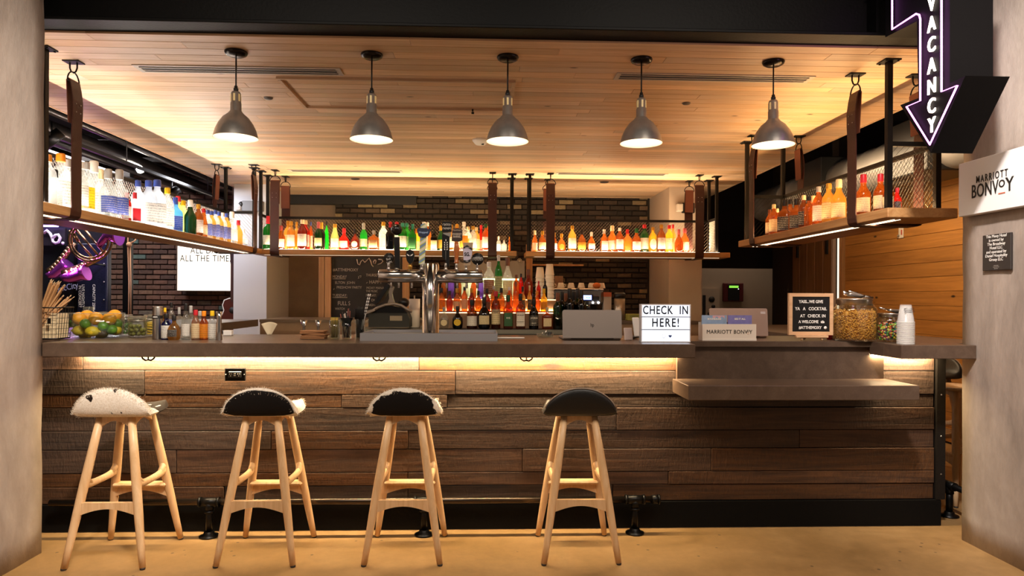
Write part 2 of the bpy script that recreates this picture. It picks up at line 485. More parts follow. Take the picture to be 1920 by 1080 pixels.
# ------------------------------------------------------------------ bar base
PYF = 3.87
bar = thing('bar_counter', 'bar front clad in dark reclaimed timber planks with black kick plate', 'bar', (0, PYF, 0))
G().box((-2.6, .028, .01), (2.60, .5, .985)).obj('carcass', pm('#17110c', .8), bar)
zr = [.988, .896, .761, .687, .557, .452, .321, .246, .152]
jo = [[153, 785, 1330], [270, 853], [640, 838], [1156], [508, 765, 1500], [330, 980, 1334], [765, 1254], [420, 765, 1150]]
for i in range(8):
    xs = [-2.6] + [at(j, 800, Y=PYF).x for j in jo[i]] + [2.605]
    for a, b in zip(xs, xs[1:]):
        d = R.uniform(.018, .028)
        G().bbox(((a + b) / 2, .028 - d / 2, (zr[i] + zr[i + 1]) / 2), (b - a - .003, d, zr[i] - zr[i + 1] - .0035), .0018).obj('plank', M_BARN, bar)
G().box((-2.6, -.012, .004), (2.638, .03, .150)).obj('kick_plate', pm('#060504', .7, bump=.1, spec=.15), bar)
G().box((-2.6, -.006, .0), (2.638, .03, .005)).obj('base_trim', pm('#b9b0a2', .5), bar)
e = G().box((2.612, -.012, .153), (2.662, .5, .992)).obj('end_post', pm('#2b2622', .45, .6, bump=.15), bar)
for z in (.30, .52, .76):
    G().lathe([(.005, 0), (.004, .003), (0, .004)], n=8).obj('screw', STEEL, e, (2.637, -.012, z), (PI / 2, 0, 0))
G().box((at(1270, 680, Y=3.84).x, -.03, .80), (at(1657, 680, Y=3.84).x, .0, 1.038)).obj('service_panel', STONE, bar)
# worktops
WZ = 1.07
wt = thing('bar_worktop', 'thick dark stone worktop along the front of the bar', 'worktop', (0, 3.55, WZ))
xa, xb = at(1304, 650, Y=3.55).x, at(1684, 650, Y=3.55).x
G().bbox(((-2.253 + xa) / 2, .135, -.036), (xa + 2.253, .27, .072), .003).obj('front_slab', STONE, wt)
G().bbox(((xb + 2.596) / 2, .05, -.036), (2.596 - xb, .16, .072), .003).obj('front_slab', STONE, wt)
G().box((xb, .13, -.072), (2.9, .27, 0)).obj('corner_slab', STONE, wt)
G().box((-2.6, .27, -.03), (2.9, .84, 0)).obj('rear_slab', STONE, wt)
G().box((xa, .262, -.03), (xb, .27, 0)).obj('recess_edge', STONE, wt)
G().box((-3.15, .84, -.07), (-2.385, 3.69, 0)).obj('return_slab', STONE, wt)
G().box((2.08, .84, -.07), (2.9, 2.75, 0)).obj('return_slab', STONE, wt)
ld = thing('led_strip', 'warm light strip under the front edge of the long worktop', 'light strip', (0, 3.845, .996))
G().box((-2.24, -.006, 0), (xa - .01, .004, .002)).obj('diffuser', em('#ffd08a', 9), ld)
area('strip_light', ((xa - 2.25) / 2, -.010, -.004), (xa + 2.22, .012), 35, (1, .76, .44), (math.radians(22), 0, 0), ld)
ld2 = thing('led_strip', 'short warm light strip under the worktop beside the right pillar', 'light strip', (0, 3.845, .996))
G().box((xb + .01, -.006, 0), (2.6, .004, .002)).obj('diffuser', em('#ffd08a', 9), ld2)
area('strip_light', ((xb + 2.6) / 2, -.010, -.004), (2.56 - xb, .012), 4, (1, .76, .44), (math.radians(22), 0, 0), ld2)
# lower service ledge
lx0, lx1 = at(1259, 707, Y=3.86).x, at(1657, 710, Y=3.86).x
lg = G().bbox(((lx0 + lx1) / 2, 3.685, .8165), (lx1 - lx0, .308, .077), .003).obj('service_ledge', STONE)
tag(lg, 'low dark stone service ledge jutting from the right part of the bar front', 'ledge')
# inside of the bar: back counter, island cabinet
bc = thing('back_counter', 'brown metal back counter below the rear hanging shelves', 'counter', (0, 7.28, 0))
G().box((-2.38, 0, .05), (2.3, .8, 1.04)).obj('body', pm('#8a7057', .42, .25, var=.15, vscale=3), bc)
G().box((-2.38, -.02, 1.04), (2.3, .8, 1.07)).obj('top', pm('#6a5a4c', .3, .4), bc)
ic = thing('island_cabinet', 'black back bar cabinet carrying the bottle tiers and the till', 'cabinet', (0, 5.86, 0))
ix0, ix1 = at(672, 600, Y=5.86).x, at(1100, 600, Y=5.86).x
G().box((ix0, .02, .03), (ix1, .75, 1.0)).obj('body', pm('#14110f', .6), ic)
G().box((ix0 - .02, 0, 1.0), (ix1 + .02, .78, 1.035)).obj('top', pm('#2e2a26', .35, .3), ic)


# ------------------------------------------------------------------ brick walls
def brickmat(name, stops, rough=.85):
    m, nt, b, out = newmat(name); oi = nd(nt, 'ShaderNodeObjectInfo'); ge = nd(nt, 'ShaderNodeNewGeometry')
    c = ramp(nt, oi.outputs['Random'], stops)
    no = nd(nt, 'ShaderNodeTexNoise', {'Vector': ge.outputs['Position'], 'Scale': 22, 'Detail': 5, 'Roughness': .7})
    mr = ramp(nt, no.outputs[0], [(.3, (.55, .55, .55, 1)), (.7, (1, 1, 1, 1))])
    mx = nd(nt, 'ShaderNodeMix', {0: 1, 6: c, 7: mr}, data_type='RGBA', blend_type='MULTIPLY')
    nt.links.new(mx.outputs[2], b.inputs['Base Color']); b.inputs['Roughness'].default_value = rough
    bp = nd(nt, 'ShaderNodeBump', {'Height': no.outputs[0], 'Strength': .5, 'Distance': .02}); nt.links.new(bp.outputs[0], b.inputs['Normal'])
    return m


M_BRB = brickmat('brick_brown', [(0, '#261d18'), (.5, '#35291f'), (.75, '#443428'), (.88, '#6b5845'), (1, '#94805f')])
M_BRR = brickmat('brick_red', [(0, '#4c3a33'), (.4, '#6a4a3c'), (.7, '#7c5746'), (.9, '#8c6a55'), (1, '#55706a')])
brick_me = G().bbox((0, 0, 0), (.202, .06, .062), .006).mesh('brick')


def brick_wall(o, x0, x1, z0, z1, yf, mat, keep):
    n = 0; rest = G(); r = random.Random(5)
    for i in range(int((z1 - z0) / .075)):
        z = z0 + .0375 + i * .075; x = x0 - (.106 if i % 2 else 0)
        while x < x1:
            cx = x + .106; sx = 1.0
            lo, hi = max(x, x0), min(x + .212, x1); cx = (lo + hi) / 2; sx = (hi - lo) / .212
            if sx > .25:
                y = yf + .03 - r.uniform(0, .010)
                if n < 300 and keep(cx, z):
                    inst('brick', brick_me, mat, o, (cx, y, z), (0, r.uniform(-.006, .006), 0), (sx, 1, r.uniform(.94, 1))); n += 1
                else: rest.bbox((cx, y, z), (.202 * sx, .06, .06), .006)
            x += .212
    if rest.v: rest.obj('bricks_beyond', mat, o, kind='stuff')


wb = struct(G().box((-2.15, 9.79, .0), (2.95, 9.95, 3.45)).obj('wall_back', pm('#2b241f', .9, bump=.4)), 'brown brick wall behind the rear hanging shelves')
brick_wall(wb, -2.15, 2.32, 1.0, 2.8, 9.76, M_BRB, lambda x, z: z > 2.33 or (x > .55 and 1.2 < z < 1.98) or (1.98 <= z <= 2.33 and x > -.6))
wl = struct(G().box((-6.4, 10.33, 0), (-3.62, 10.5, 3.45)).obj('wall_back_left', pm('#3a302a', .9, bump=.4)), 'red brown brick wall beyond the left hanging shelf')
brick_wall(wl, -6.1, -3.62, .95, 3.35, 10.3, M_BRR, lambda x, z: (-5.75 < x and 1.0 < z < 2.35) or z > 2.45)
# plain wall pieces around the back
M_DRY = pm('#b6a594', .8, var=.05, vscale=2); M_DRYW = pm('#cfcfd2', .7)
struct(G().box((at(438, 500, Y=8.87).x, 8.87, 0), (at(500, 500, Y=8.87).x, 10.0, 3.45)).obj('wall_column_left', M_DRYW), 'pale grey plastered column left of the chalkboard')
struct(G().box((at(1254, 500, Y=8.73).x, 8.73, 0), (at(1316, 500, Y=8.73).x, 9.9, 3.45)).obj('wall_column_right', M_DRY), 'beige plastered column right of the brick wall')
struct(G().box((-3.62, 9.85, 0), (-2.15, 9.97, 3.45)).obj('wall_back_panel', pm('#7d6a58', .7, var=.15, vscale=3)))
struct(G().box((-3.2, 9.72, 2.62), (-1.0, 9.84, 3.45)).obj('trim_4', BLACK))
struct(G().box((2.2, 12.4, 0), (6.5, 12.55, 3.45)).obj('wall_back_right', M_DRY), 'beige wall far behind the right end of the bar')
struct(G().box((2.2, 11.2, 1.82), (5.6, 11.35, 3.45)).obj('trim_5', pm('#241410', .7)), 'dark soffit above the far beige wall')
struct(G().box((-9, 14.3, 0), (9, 14.45, 3.5)).obj('wall_far', pm('#1a1614', .9)))
struct(G().box((-7.0, 3.6, 0), (-6.9, 14, 3.5)).obj('wall_side_left', pm('#241e1b', .9)))
struct(G().box((6.5, 8.2, 0), (6.6, 14, 3.5)).obj('wall_side_far', pm('#1c1614', .9)))
# cedar clad wall on the right, every board a piece
CW = 4.2
cwall = struct(G().box((CW + .02, 3.7, 0), (CW + .15, 7.85, 2.66)).obj('wall_right_cedar', pm('#241408', .9)), 'knotty cedar boarded wall right of the bar')
zc = .02
while zc < 2.6:
    ys = [3.7] + ([R.uniform(4.6, 7.2)] if R.random() < .3 else []) + [7.85]
    for a, b in zip(ys, ys[1:]):
        G().bbox((CW + .01, (a + b) / 2, zc + .0685), (.02, b - a - .002, .1345), .002).obj('board', M_CEDAR, cwall)
    zc += .137
struct(G().box((CW - .03, 7.86, 0), (CW + .13, 7.93, 2.7)).obj('trim_6', M_POSTW))
struct(G().box((CW - .03, 3.9, 2.66), (CW + .15, 7.93, 2.75)).obj('trim_7', BLACK))
struct(G().box((CW, 7.95, 0), (CW + .03, 8.03, 2.12)).obj('window_1', em('#fff2dc', .6)), 'narrow lit glass strip beside the barn door')
struct(G().box((CW + .02, 8.04, 0), (CW + .15, 9.93, 3.45)).obj('wall_side_right', pm('#241712', .9)))
dr = struct(G().box((CW - .05, 8.05, .02), (CW - .005, 9.09, 2.08)).obj('door_1', M_DARKW), 'dark sliding barn door beside the cedar wall')
for k in range(5):
    G().bbox((CW - .056, 8.05 + .208 * k + .104, 1.06), (.012, .203, 2.02), .003).obj('plank', M_DARKW, dr)
G().box((CW - .09, 7.5, 2.09), (CW - .07, 9.5, 2.13)).obj('door_rail', BLACK, dr)
for yy in (8.12, 8.9): G().box((CW - .085, yy, 1.86), (CW - .063, yy + .04, 2.08)).obj('door_hanger', BLACK, dr)
# ================================================================== ceiling fittings
def slot_diffuser(p, label, n=3):
    (a, b, c, d) = [at(x, y, Z=CZ) for x, y in p]
    x0, x1 = (a.x + d.x) / 2, (b.x + c.x) / 2; y0, y1 = (a.y + b.y) / 2, (c.y + d.y) / 2
    t = thing('air_diffuser', label, 'air diffuser', ((x0 + x1) / 2, (y0 + y1) / 2, CZ), group='ceiling air diffusers')
    L, D = x1 - x0, y1 - y0; f = pm('#b8ada0', .45, .2); bx = D * .13
    G().box((-L / 2, -D / 2, -.006), (L / 2, -D / 2 + bx, .0)).box((-L / 2, D / 2 - bx, -.006), (L / 2, D / 2, .0)).box((-L / 2, -D / 2 + bx, -.006), (-L / 2 + .03, D / 2 - bx, .0)).box((L / 2 - .03, -D / 2 + bx, -.006), (L / 2, D / 2 - bx, .0)).obj('frame', f, t)
    G().box((-L / 2 + .01, -D / 2 + .01, -.002), (L / 2 - .01, D / 2 - .01, .0)).obj('slot', BLACK, t)
    for k in range(n - 1):
        yy = -D / 2 + D * (k + 1) / n
        G().box((-L / 2 + .02, yy - D * .035, -.006), (L / 2 - .02, yy + D * .035, -.001)).obj('blade', f, t)


slot_diffuser([(244, 119), (638, 128.4), (645.6, 142), (265, 132.5)], 'long slotted air diffuser in the ceiling behind the leftmost pendant')
slot_diffuser([(1155.6, 136.7), (1532, 141), (1514, 153), (1150, 150)], 'long slotted air diffuser in the ceiling behind the fourth pendant')
slot_diffuser([(538, 317.5), (757, 320), (752, 323.5), (545, 321)], 'thin slot diffuser in the ceiling above the left rear shelf', 2)
slot_diffuser([(1041, 323.5), (1255, 325), (1248, 328.5), (1043, 327)], 'thin slot diffuser in the ceiling above the right rear shelf', 2)
# access hatch
ht = thing('ceiling_hatch', 'wood framed access hatch set into the boarded ceiling', 'hatch', ((HX0 + HX1) / 2, (HY0 + HY1) / 2, CZ))
hw, hd = (HX1 - HX0) / 2, (HY1 - HY0) / 2
for a, b in (((-hw, -hd), (hw, -hd + .022)), ((-hw, hd - .022), (hw, hd)), ((-hw, -hd + .022), (-hw + .022, hd - .022)), ((hw - .022, -hd + .022), (hw, hd - .022))):
    G().box((a[0], a[1], -.016), (b[0], b[1], .0)).obj('frame_strip', M_CEIL, ht)
for k, xx in enumerate((-hw * .38, hw * .62)):
    G().box((xx - .006, hd - .03, -.022), (xx + .006, hd + .03, -.006)).cbox((xx, hd + .02, -.024), (.02, .014, .012)).obj('latch', BLACKM, ht)
for (px, py, r, lb) in ((503, 183, .032, 'grey round speaker grille in the ceiling right of the leftmost pendant'), (1287, 193, .030, 'grey round speaker grille in the ceiling between fourth and fifth pendants'),
                        (666, 335, .055, 'dark round grille in the ceiling above the left rear shelf'), (1133, 341, .055, 'dark round grille in the ceiling above the right rear shelf')):
    p = at(px, py, Z=CZ); t = thing('ceiling_speaker', lb, 'speaker', p, group='round ceiling grilles')
    G().lathe([(r, 0), (r, -.006), (r * .9, -.009), (0, -.009)], n=20).obj('cover', pm('#6f655c', .5), t)
    G().lathe([(r * .82, -.0085), (r * .8, -.0105), (0, -.0105)], n=20).obj('grille', pm('#4d463f', .6), t)
p = at(901, 262, Z=CZ); t = thing('smoke_detector', 'white domed smoke detector on the ceiling beside the third pendant', 'smoke detector', p)
G().lathe([(.075, 0), (.075, -.012), (.06, -.03), (.045, -.045), (.0, -.052)], n=24).obj('dome', PAPERW, t)
G().lathe([(.012, 0), (.012, -.012), (0, -.012)], (.02, -.03, -.04), 10).obj('sensor', INK, t)


# ------------------------------------------------------------------ pendant lamps
def pendant_proto():
    t = thing('pendant_lamp', '', 'pendant lamp')
    G().lathe([(.064, 0), (.066, -.006), (.060, -.018), (.045, -.026), (0, -.028)], n=28).obj('canopy', pm('#241f1b', .25, .8), t)
    G().tube([(0, 0, -.026), (0, 0, -.215)], .0045, 8).obj('cord', BLACK, t)
    G().lathe([(.006, -.200), (.010, -.205), (.010, -.215), (.014, -.217), (.014, -.232), (.008, -.236)], n=12).obj('strain_relief', BLACK, t)
    s = G().lathe([(.010, -.232), (.022, -.236), (.028, -.246), (.0285, -.300), (.031, -.303), (.031, -.350), (.035, -.356)], n=20, cap=False).obj('socket', GALV, t)
    for k in range(6):
        a = PI / 6 + k * PI / 3
        G().box((.0265, -.0055, -.295), (.0295, .0055, -.252)).obj('slot', pm('#ffe8a8', .4), s, rot=(0, 0, a))
    prof = [(.034, -.352), (.045, -.366), (.072, -.388), (.098, -.425), (.115, -.462), (.124, -.498), (.1265, -.508)]
    G().lathe(prof, n=36, cap=False).obj('shade', GALV, t)
    G().lathe([(r - .003, z - .002) for r, z in prof[:-1]] + [(.1255, -.508)], n=36, cap=False).obj('shade_lining', pm('#efe2cc', .45), t)
    G().lathe([(.012, -.350), (.014, -.37), (.026, -.40), (.024, -.425), (0, -.437)], n=16).obj('bulb', em('#ffdda0', 3), t)
    return t


pp = pendant_proto()
pw = ['leftmost of the five metal dome pendants', 'second metal dome pendant from the left', 'middle metal dome pendant of the five', 'fourth metal dome pendant from the left', 'rightmost metal dome pendant, beside the hanging arrow sign']
for i, (px, py) in enumerate(((444, 98), (698, 103), (952, 108), (1204, 109), (1453, 113))):
    o = pp if i == 0 else copy_tree(pp)
    q = at(px, py, Z=CZ); o.location = (q.x, 4.075, CZ)
    tag(o, pw[i] + ' over the bar counter', 'pendant lamp', 'dome pendant lamps')
for o in [x for x in bpy.data.objects if x.get('category') == 'pendant lamp']:
    point('bulb_light', (0, 0, -.455), .9, (1, .82, .60), .025, o)


# ================================================================== hanging shelves
def diamond(L, H, cw=.037, ch=.020, t=.0024):
    """expanded metal: zig-zag strands, local x along L, z up"""
    g = G(); nx = int(L / cw * 2); nz = int(H / ch); dx = L / nx; dz = H / nz
    for j in range(nz + 1):
        z = j * dz; pts = []
        for i in range(nx + 1):
            zz = z + (dz / 2 if (i + j) % 2 else -dz / 2)
            pts.append((i * dx, min(max(zz, 0), H)))
        vs = []; fs = []
        for (x, zz) in pts: vs += [(x, -t, zz - t * .5), (x, t, zz + t * .5)]
        for i in range(nx): fs.append((2 * i, 2 * i + 2, 2 * i + 3, 2 * i + 1))
        g.add(vs, fs)
    return g


SZ0, SZ1, RZ = 1.790, 1.848, 2.262
M_MESH = pm('#c4bab0', .5, .1)
postflange = G().bbox((0, 0, -.004), (.10, .10, .008), .002)
for sx in (-1, 1):
    for sy in (-1, 1): postflange.lathe([(.007, -.014), (.007, -.008), (.003, -.006)], (.036 * sx, .036 * sy, 0), 6)
postflange = postflange.mesh('post_flange')


def shelf(name, label, ax, a0, a1, b0, b1, posts, panels, led_front, topcol, toppow, botcol, botpow):
    """ax: long axis; a0..a1 along it; b0..b1 across; led_front: sign of the customer side across"""
    P = (lambda a, b, z: (a, b, z)) if ax == 'x' else (lambda a, b, z: (b, a, z))
    ca, cb = (a0 + a1) / 2, (b0 + b1) / 2
    t = thing(name, label, 'shelf', P(ca, cb, SZ0), group='hanging bottle shelves')
    o = Vector(P(ca, cb, SZ0))
    def B(nm, p, q, mat, par=t):
        p, q = Vector(p) - o, Vector(q) - o
        return G().box([min(p[i], q[i]) for i in range(3)], [max(p[i], q[i]) for i in range(3)]).obj(nm, mat, par)
    c = Vector(P(ca, cb, (SZ0 + SZ1) / 2)) - o; d = P(a1 - a0, b1 - b0, SZ1 - SZ0)
    G().bbox(c, d, .004).obj('board', OAKX if ax == 'x' else OAK, t)
    fr = cb + led_front * (b1 - b0) * .18
    for k, off in enumerate((0, .035) if ax == 'y' else (.04,)):
        bb = fr + led_front * off
        B('light_strip', P(a0 + .1, bb - .0035, SZ0 - .002), P(a1 - .1, bb + .0035, SZ0), em('#ffe6bd', 2.2 if ax == 'y' else 1.0))
    B('light_strip', P(a0 + .12, cb - .045, SZ1 + .0005), P(a1 - .12, cb + .045, SZ1 + .003), em('#fff6ea' if topcol[2] > .65 else '#ffe6bf', 4 if topcol[2] > .65 else 1.3))
    L = a1 - a0 - .24
    sz = (L, .006) if ax == 'x' else (.006, L)
    area('strip_light', Vector(P(ca, cb - led_front * (b1 - b0) * .29, SZ1 + .012)) - o, sz, toppow * .62, topcol, (PI, 0, 0), t)
    fe = cb + led_front * (b1 - b0) * .44; tl = math.radians(28) * led_front
    B('light_strip', P(a0 + .12, fe - .008, SZ1), P(a1 - .12, fe + .008, SZ1 + .003), em('#fff0d8', 1.8))
    area('strip_light', Vector(P(ca, fe, SZ1 + .006)) - o, sz, toppow * .15, topcol, (PI + tl, 0, 0) if ax == 'x' else (PI, tl, 0), t)
    area('strip_light', Vector(P(ca, fr + led_front * .02, SZ0 - .006)) - o, sz, botpow, botcol, (0, 0, 0), t)
    for (pa, pb) in posts:
        q = Vector(P(pa, pb, 0)) - o
        po = B('post', P(pa - .016, pb - .016, SZ1), P(pa + .016, pb + .016, CZ - .008), STEELD)
        inst('flange', postflange, STEELD, po, (q.x, q.y, CZ - SZ0))
    for (ax2, s0, s1, fix) in panels:
        if ax2 == ax: p0, rz = P(s0, fix, 0), (0 if ax == 'x' else PI / 2)
        else: p0, rz = P(fix, s0, 0), (PI / 2 if ax == 'x' else 0)
        q = Vector(p0) - o
        pan = diamond(s1 - s0, RZ - SZ1 - .03, t=.0032 if topcol[2] > .35 else .0016).obj('mesh_panel', M_MESH if topcol[2] > .35 else pm('#1e1a17', .5, .5), t, (q.x, q.y, SZ1 - SZ0 + .012), (0, 0, rz))
        def F(za, zb):
            return G().box((0, -.014, za), (s1 - s0, .014, zb)).obj('rail', STEELD, t, (q.x, q.y, -SZ0), (0, 0, rz))
        F(RZ - .028, RZ); F(SZ1, SZ1 + .014)
    return t


LB0, LB1 = -2.955, -2.535
shelf('hanging_shelf', 'oak shelf of clear spirits hung along the left side of the bar', 'y', 3.86, 7.80, LB0, LB1,
      [(4.07, -2.575), (7.74, -2.915), (7.74, -2.60)], [('y', 3.9, 7.74, -2.915), ('x', -2.915, -2.60, 7.74)], 1, (1, .86, .76), 50, (1, .78, .5), 3.5)
shelf('hanging_shelf', 'oak shelf hung across the back left of the bar behind the taps', 'x', -2.655, .345, 7.86, 8.28,
      [(-2.59, 7.93), (-2.60, 8.21), (.295, 7.93), (.295, 8.21)], [('x', -2.6, .295, 8.215), ('y', 7.93, 8.21, -2.6)], -1, (1, .76, .44), 62, (1, .72, .4), 2.5)
shelf('hanging_shelf', 'oak shelf of whiskeys hung across the back right of the bar', 'x', .455, 2.84, 7.86, 8.28,
      [(.50, 7.93), (.50, 8.21), (2.70, 7.93), (2.70, 8.21)], [('x', .5, 2.70, 8.215), ('y', 7.93, 8.21, 2.70)], -1, (1, .72, .42), 46, (1, .70, .36), 2)
RB0, RB1 = 2.34, 2.76
shelf('hanging_shelf', 'short oak whiskey shelf hung along the right side of the bar', 'y', 3.90, 6.27, RB0, RB1,
      [(4.03, 2.42), (4.03, 2.72), (6.18, 2.72), (6.18, 2.385)], [('y', 4.03, 6.18, 2.725), ('x', 2.42, 2.72, 4.03), ('x', 2.385, 2.72, 6.18)], -1, (1, .62, .28), 32, (1, .66, .30), 3)


# ------------------------------------------------------------------ leather straps
def strap_proto():
    t = thing('leather_strap', '', 'strap')
    d, w, th = .219, .05, .006; zb = SZ0 - CZ - .012; zt = -.125; prof = []
    def side(s):
        return [(s * (d - .012), zt), (s * (d - .002), zt - .05), (s * (d + .007), zt - .12), (s * (d + .006), zt - .20), (s * d, zt - .30), (s * d, zb + .05), (s * (d - .004), zb + .022), (s * (d - .018), zb + .006), (s * (d - .04), zb)]
    line = side(-1) + side(1)[::-1]
    vs = []; fs = []
    for i, (x, z) in enumerate(line):
        a = Vector(line[max(i - 1, 0)]); b = Vector(line[min(i + 1, len(line) - 1)]); n = (b - a).normalized(); n = Vector((-n.y, n.x)) * th / 2
        for q in ((x + n.x, -w, z + n.y), (x + n.x, w, z + n.y), (x - n.x, w, z - n.y), (x - n.x, -w, z - n.y)): vs.append(q)
    for i in range(len(line) - 1):
        for k in range(4): fs.append((i * 4 + k, i * 4 + (k + 1) % 4, i * 4 + 4 + (k + 1) % 4, i * 4 + 4 + k))
    fs += [(0, 1, 2, 3), tuple(len(vs) - 4 + k for k in (3, 2, 1, 0))]
    G().add(vs, fs).obj('band', LEATHER, t)
    for s in (-1, 1):
        # folded end over the ring, ring, hook and plate
        loop = [(s * (d - .012), zt), (s * (d - .02), zt + .012), (s * (d - .030), zt), (s * (d - .026), zt - .10), (s * (d - .018), zt - .26)]
        vs = []; fs = []
        for x, z in loop: vs += [(x, -w, z), (x, w, z), (x - s * .005, w, z), (x - s * .005, -w, z)]
        for i in range(len(loop) - 1):
            for k in range(4): fs.append((i * 4 + k, i * 4 + (k + 1) % 4, i * 4 + 4 + (k + 1) % 4, i * 4 + 4 + k))
        fl = G().add(vs, fs).obj('folded_end', LEATHERIN, t)
        for dy in (-.022, .022):
            for dz in (-.14, -.19):
                G().lathe([(.004, 0), (.004, .003), (0, .004)], n=6).obj('rivet', STEEL, fl, (s * (d + .010), dy, zt + dz), (0, s * PI / 2, 0))
        x = s * (d - .02)
        G().tube([(x, .060 * math.cos(a), zt - .002 + .062 * math.sin(a)) for a in [PI * k / 10 for k in range(11)]] + [(x, -.058, zt - .004), (x, .058, zt - .004)], .0045, 6, True).obj('ring', BLACKM, t)
        G().tube([(x - .022, 0, -.006), (x - .022, 0, -.04), (x - .014, 0, -.062), (x, 0, -.070), (x + .014, 0, -.062), (x + .022, 0, -.04), (x + .022, 0, -.006)], .005, 6).obj('hook', BLACKM, t)
        G().bbox((x, 0, -.004), (.10, .075, .008), .002).obj('mount_plate', STEELD, t)
    return t


sp = strap_proto(); first = [True]


def strap(c, rz, label):
    o = sp if first[0] else copy_tree(sp); first[0] = False
    o.location = (c[0], c[1], CZ); o.rotation_euler = (0, 0, rz); tag(o, label, 'strap', 'leather shelf straps')


strap((-2.745, 4.30), 0, 'brown leather strap carrying the near end of the left shelf')
strap((-2.745, 7.56), 0, 'brown leather strap carrying the far end of the left shelf')
strap((-2.41, 8.07), PI / 2, 'broad brown leather strap at the left end of the left rear shelf')
strap((.065, 8.07), PI / 2, 'dark leather strap at the right end of the left rear shelf, right of the taps')
strap((.735, 8.07), PI / 2, 'dark leather strap at the left end of the right rear shelf')
strap((2.475, 8.07), PI / 2, 'dark leather strap at the right end of the right rear shelf')
strap((2.55, 5.93), 0, 'brown leather strap at the far end of the right shelf, behind the rightmost pendant')
strap((2.55, 4.28), 0, 'brown leather strap at the near end of the right shelf')
# ================================================================== stools
def hide(name, kind):
    """cowhide: black and white patches laid out on the stool's own coordinates"""
    m, nt, b, out = newmat(name); tc = nd(nt, 'ShaderNodeTexCoord')
    sx = nd(nt, 'ShaderNodeSeparateXYZ', {0: tc.outputs['Object']})
    no = nd(nt, 'ShaderNodeTexNoise', {'Vector': tc.outputs['Object'], 'Scale': 11, 'Detail': 4, 'Roughness': .55})
    fine = nd(nt, 'ShaderNodeTexNoise', {'Vector': tc.outputs['Object'], 'Scale': 160, 'Detail': 2})
    if kind == 1:
        n2 = nd(nt, 'ShaderNodeTexNoise', {'Vector': tc.outputs['Object'], 'Scale': 13, 'Detail': 2})
        yy = nd(nt, 'ShaderNodeMapRange', {'Value': sx.outputs[1], 'From Min': -.08, 'From Max': -.03, 'To Min': 0, 'To Max': .35})
        ad = nd(nt, 'ShaderNodeMath', {0: n2.outputs[0], 1: yy.outputs[0]}, operation='ADD')
        f = ramp(nt, ad.outputs[0], [(.655, (0, 0, 0, 1)), (.675, (1, 1, 1, 1))])
    else:
        kx, kz, th = ((.180, .124, .94) if kind == 2 else (.176, .120, .92))
        a = nd(nt, 'ShaderNodeMath', {0: sx.outputs[0], 1: kx}, operation='DIVIDE')
        c0 = nd(nt, 'ShaderNodeMath', {0: sx.outputs[2], 1: .732}, operation='SUBTRACT')
        c = nd(nt, 'ShaderNodeMath', {0: c0.outputs[0], 1: kz}, operation='DIVIDE')
        a2 = nd(nt, 'ShaderNodeMath', {0: a.outputs[0], 1: 2.0}, operation='POWER'); c2 = nd(nt, 'ShaderNodeMath', {0: c.outputs[0], 1: 2.0}, operation='POWER')
        s = nd(nt, 'ShaderNodeMath', {0: a2.outputs[0], 1: c2.outputs[0]}, operation='ADD')
        n3 = nd(nt, 'ShaderNodeMapRange', {'Value': no.outputs[0], 'To Min': -.15 if kind == 2 else -.75, 'To Max': .15 if kind == 2 else .75})
        s2 = nd(nt, 'ShaderNodeMath', {0: s.outputs[0], 1: n3.outputs[0]}, operation='ADD')
        yy = nd(nt, 'ShaderNodeMapRange', {'Value': sx.outputs[1], 'From Min': -.145, 'From Max': -.12, 'To Min': 0, 'To Max': 3})
        s3 = nd(nt, 'ShaderNodeMath', {0: s2.outputs[0], 1: yy.outputs[0]}, operation='ADD')
        f = ramp(nt, s3.outputs[0], [(th - .03, (1, 1, 1, 1)), (min(1, th + .03), (0, 0, 0, 1))])
    wc = ramp(nt, fine.outputs[0], [(.35, '#dccfbd'), (.65, '#efe6d9')])
    mx = nd(nt, 'ShaderNodeMix', {0: f, 6: wc, 7: lin('#0f0a08' if kind != 1 else '#1d120d')}, data_type='RGBA')
    nt.links.new(mx.outputs[2], b.inputs['Base Color']); b.inputs['Roughness'].default_value = .75; b.inputs['Specular IOR Level'].default_value = .2
    bp = nd(nt, 'ShaderNodeBump', {'Height': fine.outputs[0], 'Strength': .25, 'Distance': .003}); nt.links.new(bp.outputs[0], b.inputs['Normal'])
    return m


def seat_pt(u, s):
    """closed cross-section s of the saddle seat at u across: raised rear lip, valley, front rim, flat underside"""
    u = u * 2 - 1; a = abs(u); h = .116 * max(0, 1 - a ** 2.2) ** .75
    loop = [(-.120, .716), (-.150, .718), (-.166, .724 + .30 * h), (-.176, .730 + .75 * h), (-.173, .742 + h), (-.158, .748 + h), (-.142, .742 + h), (-.128, .742 + .70 * h), (-.095, .742 + .28 * h), (-.04, .744),
            (.06, .746), (.125, .750 + .030 * a * a), (.162, .744 + .018 * a * a), (.170, .728), (.140, .717), (.0, .714), (-.120, .716)]
    n = len(loop) - 1; i = min(int(s * n), n - 1); f = s * n - i
    y = loop[i][0] * (1 - f) + loop[i + 1][0] * f; z = loop[i][1] * (1 - f) + loop[i + 1][1] * f
    w2 = .186 * (1 - .22 * max(0, (y + .02) / .19) ** 1.5 if y > -.02 else 1)
    e = max(0, (a - .86) / .14); e = 1 - math.sqrt(max(0, 1 - e * e))
    z = z * (1 - e) + (.731 + .25 * h) * e; y = y * (1 - .16 * a ** 3)
    return (u * w2, y, z)


LEG = [(sx, sy) for sx in (-1, 1) for sy in (-1, 1)]


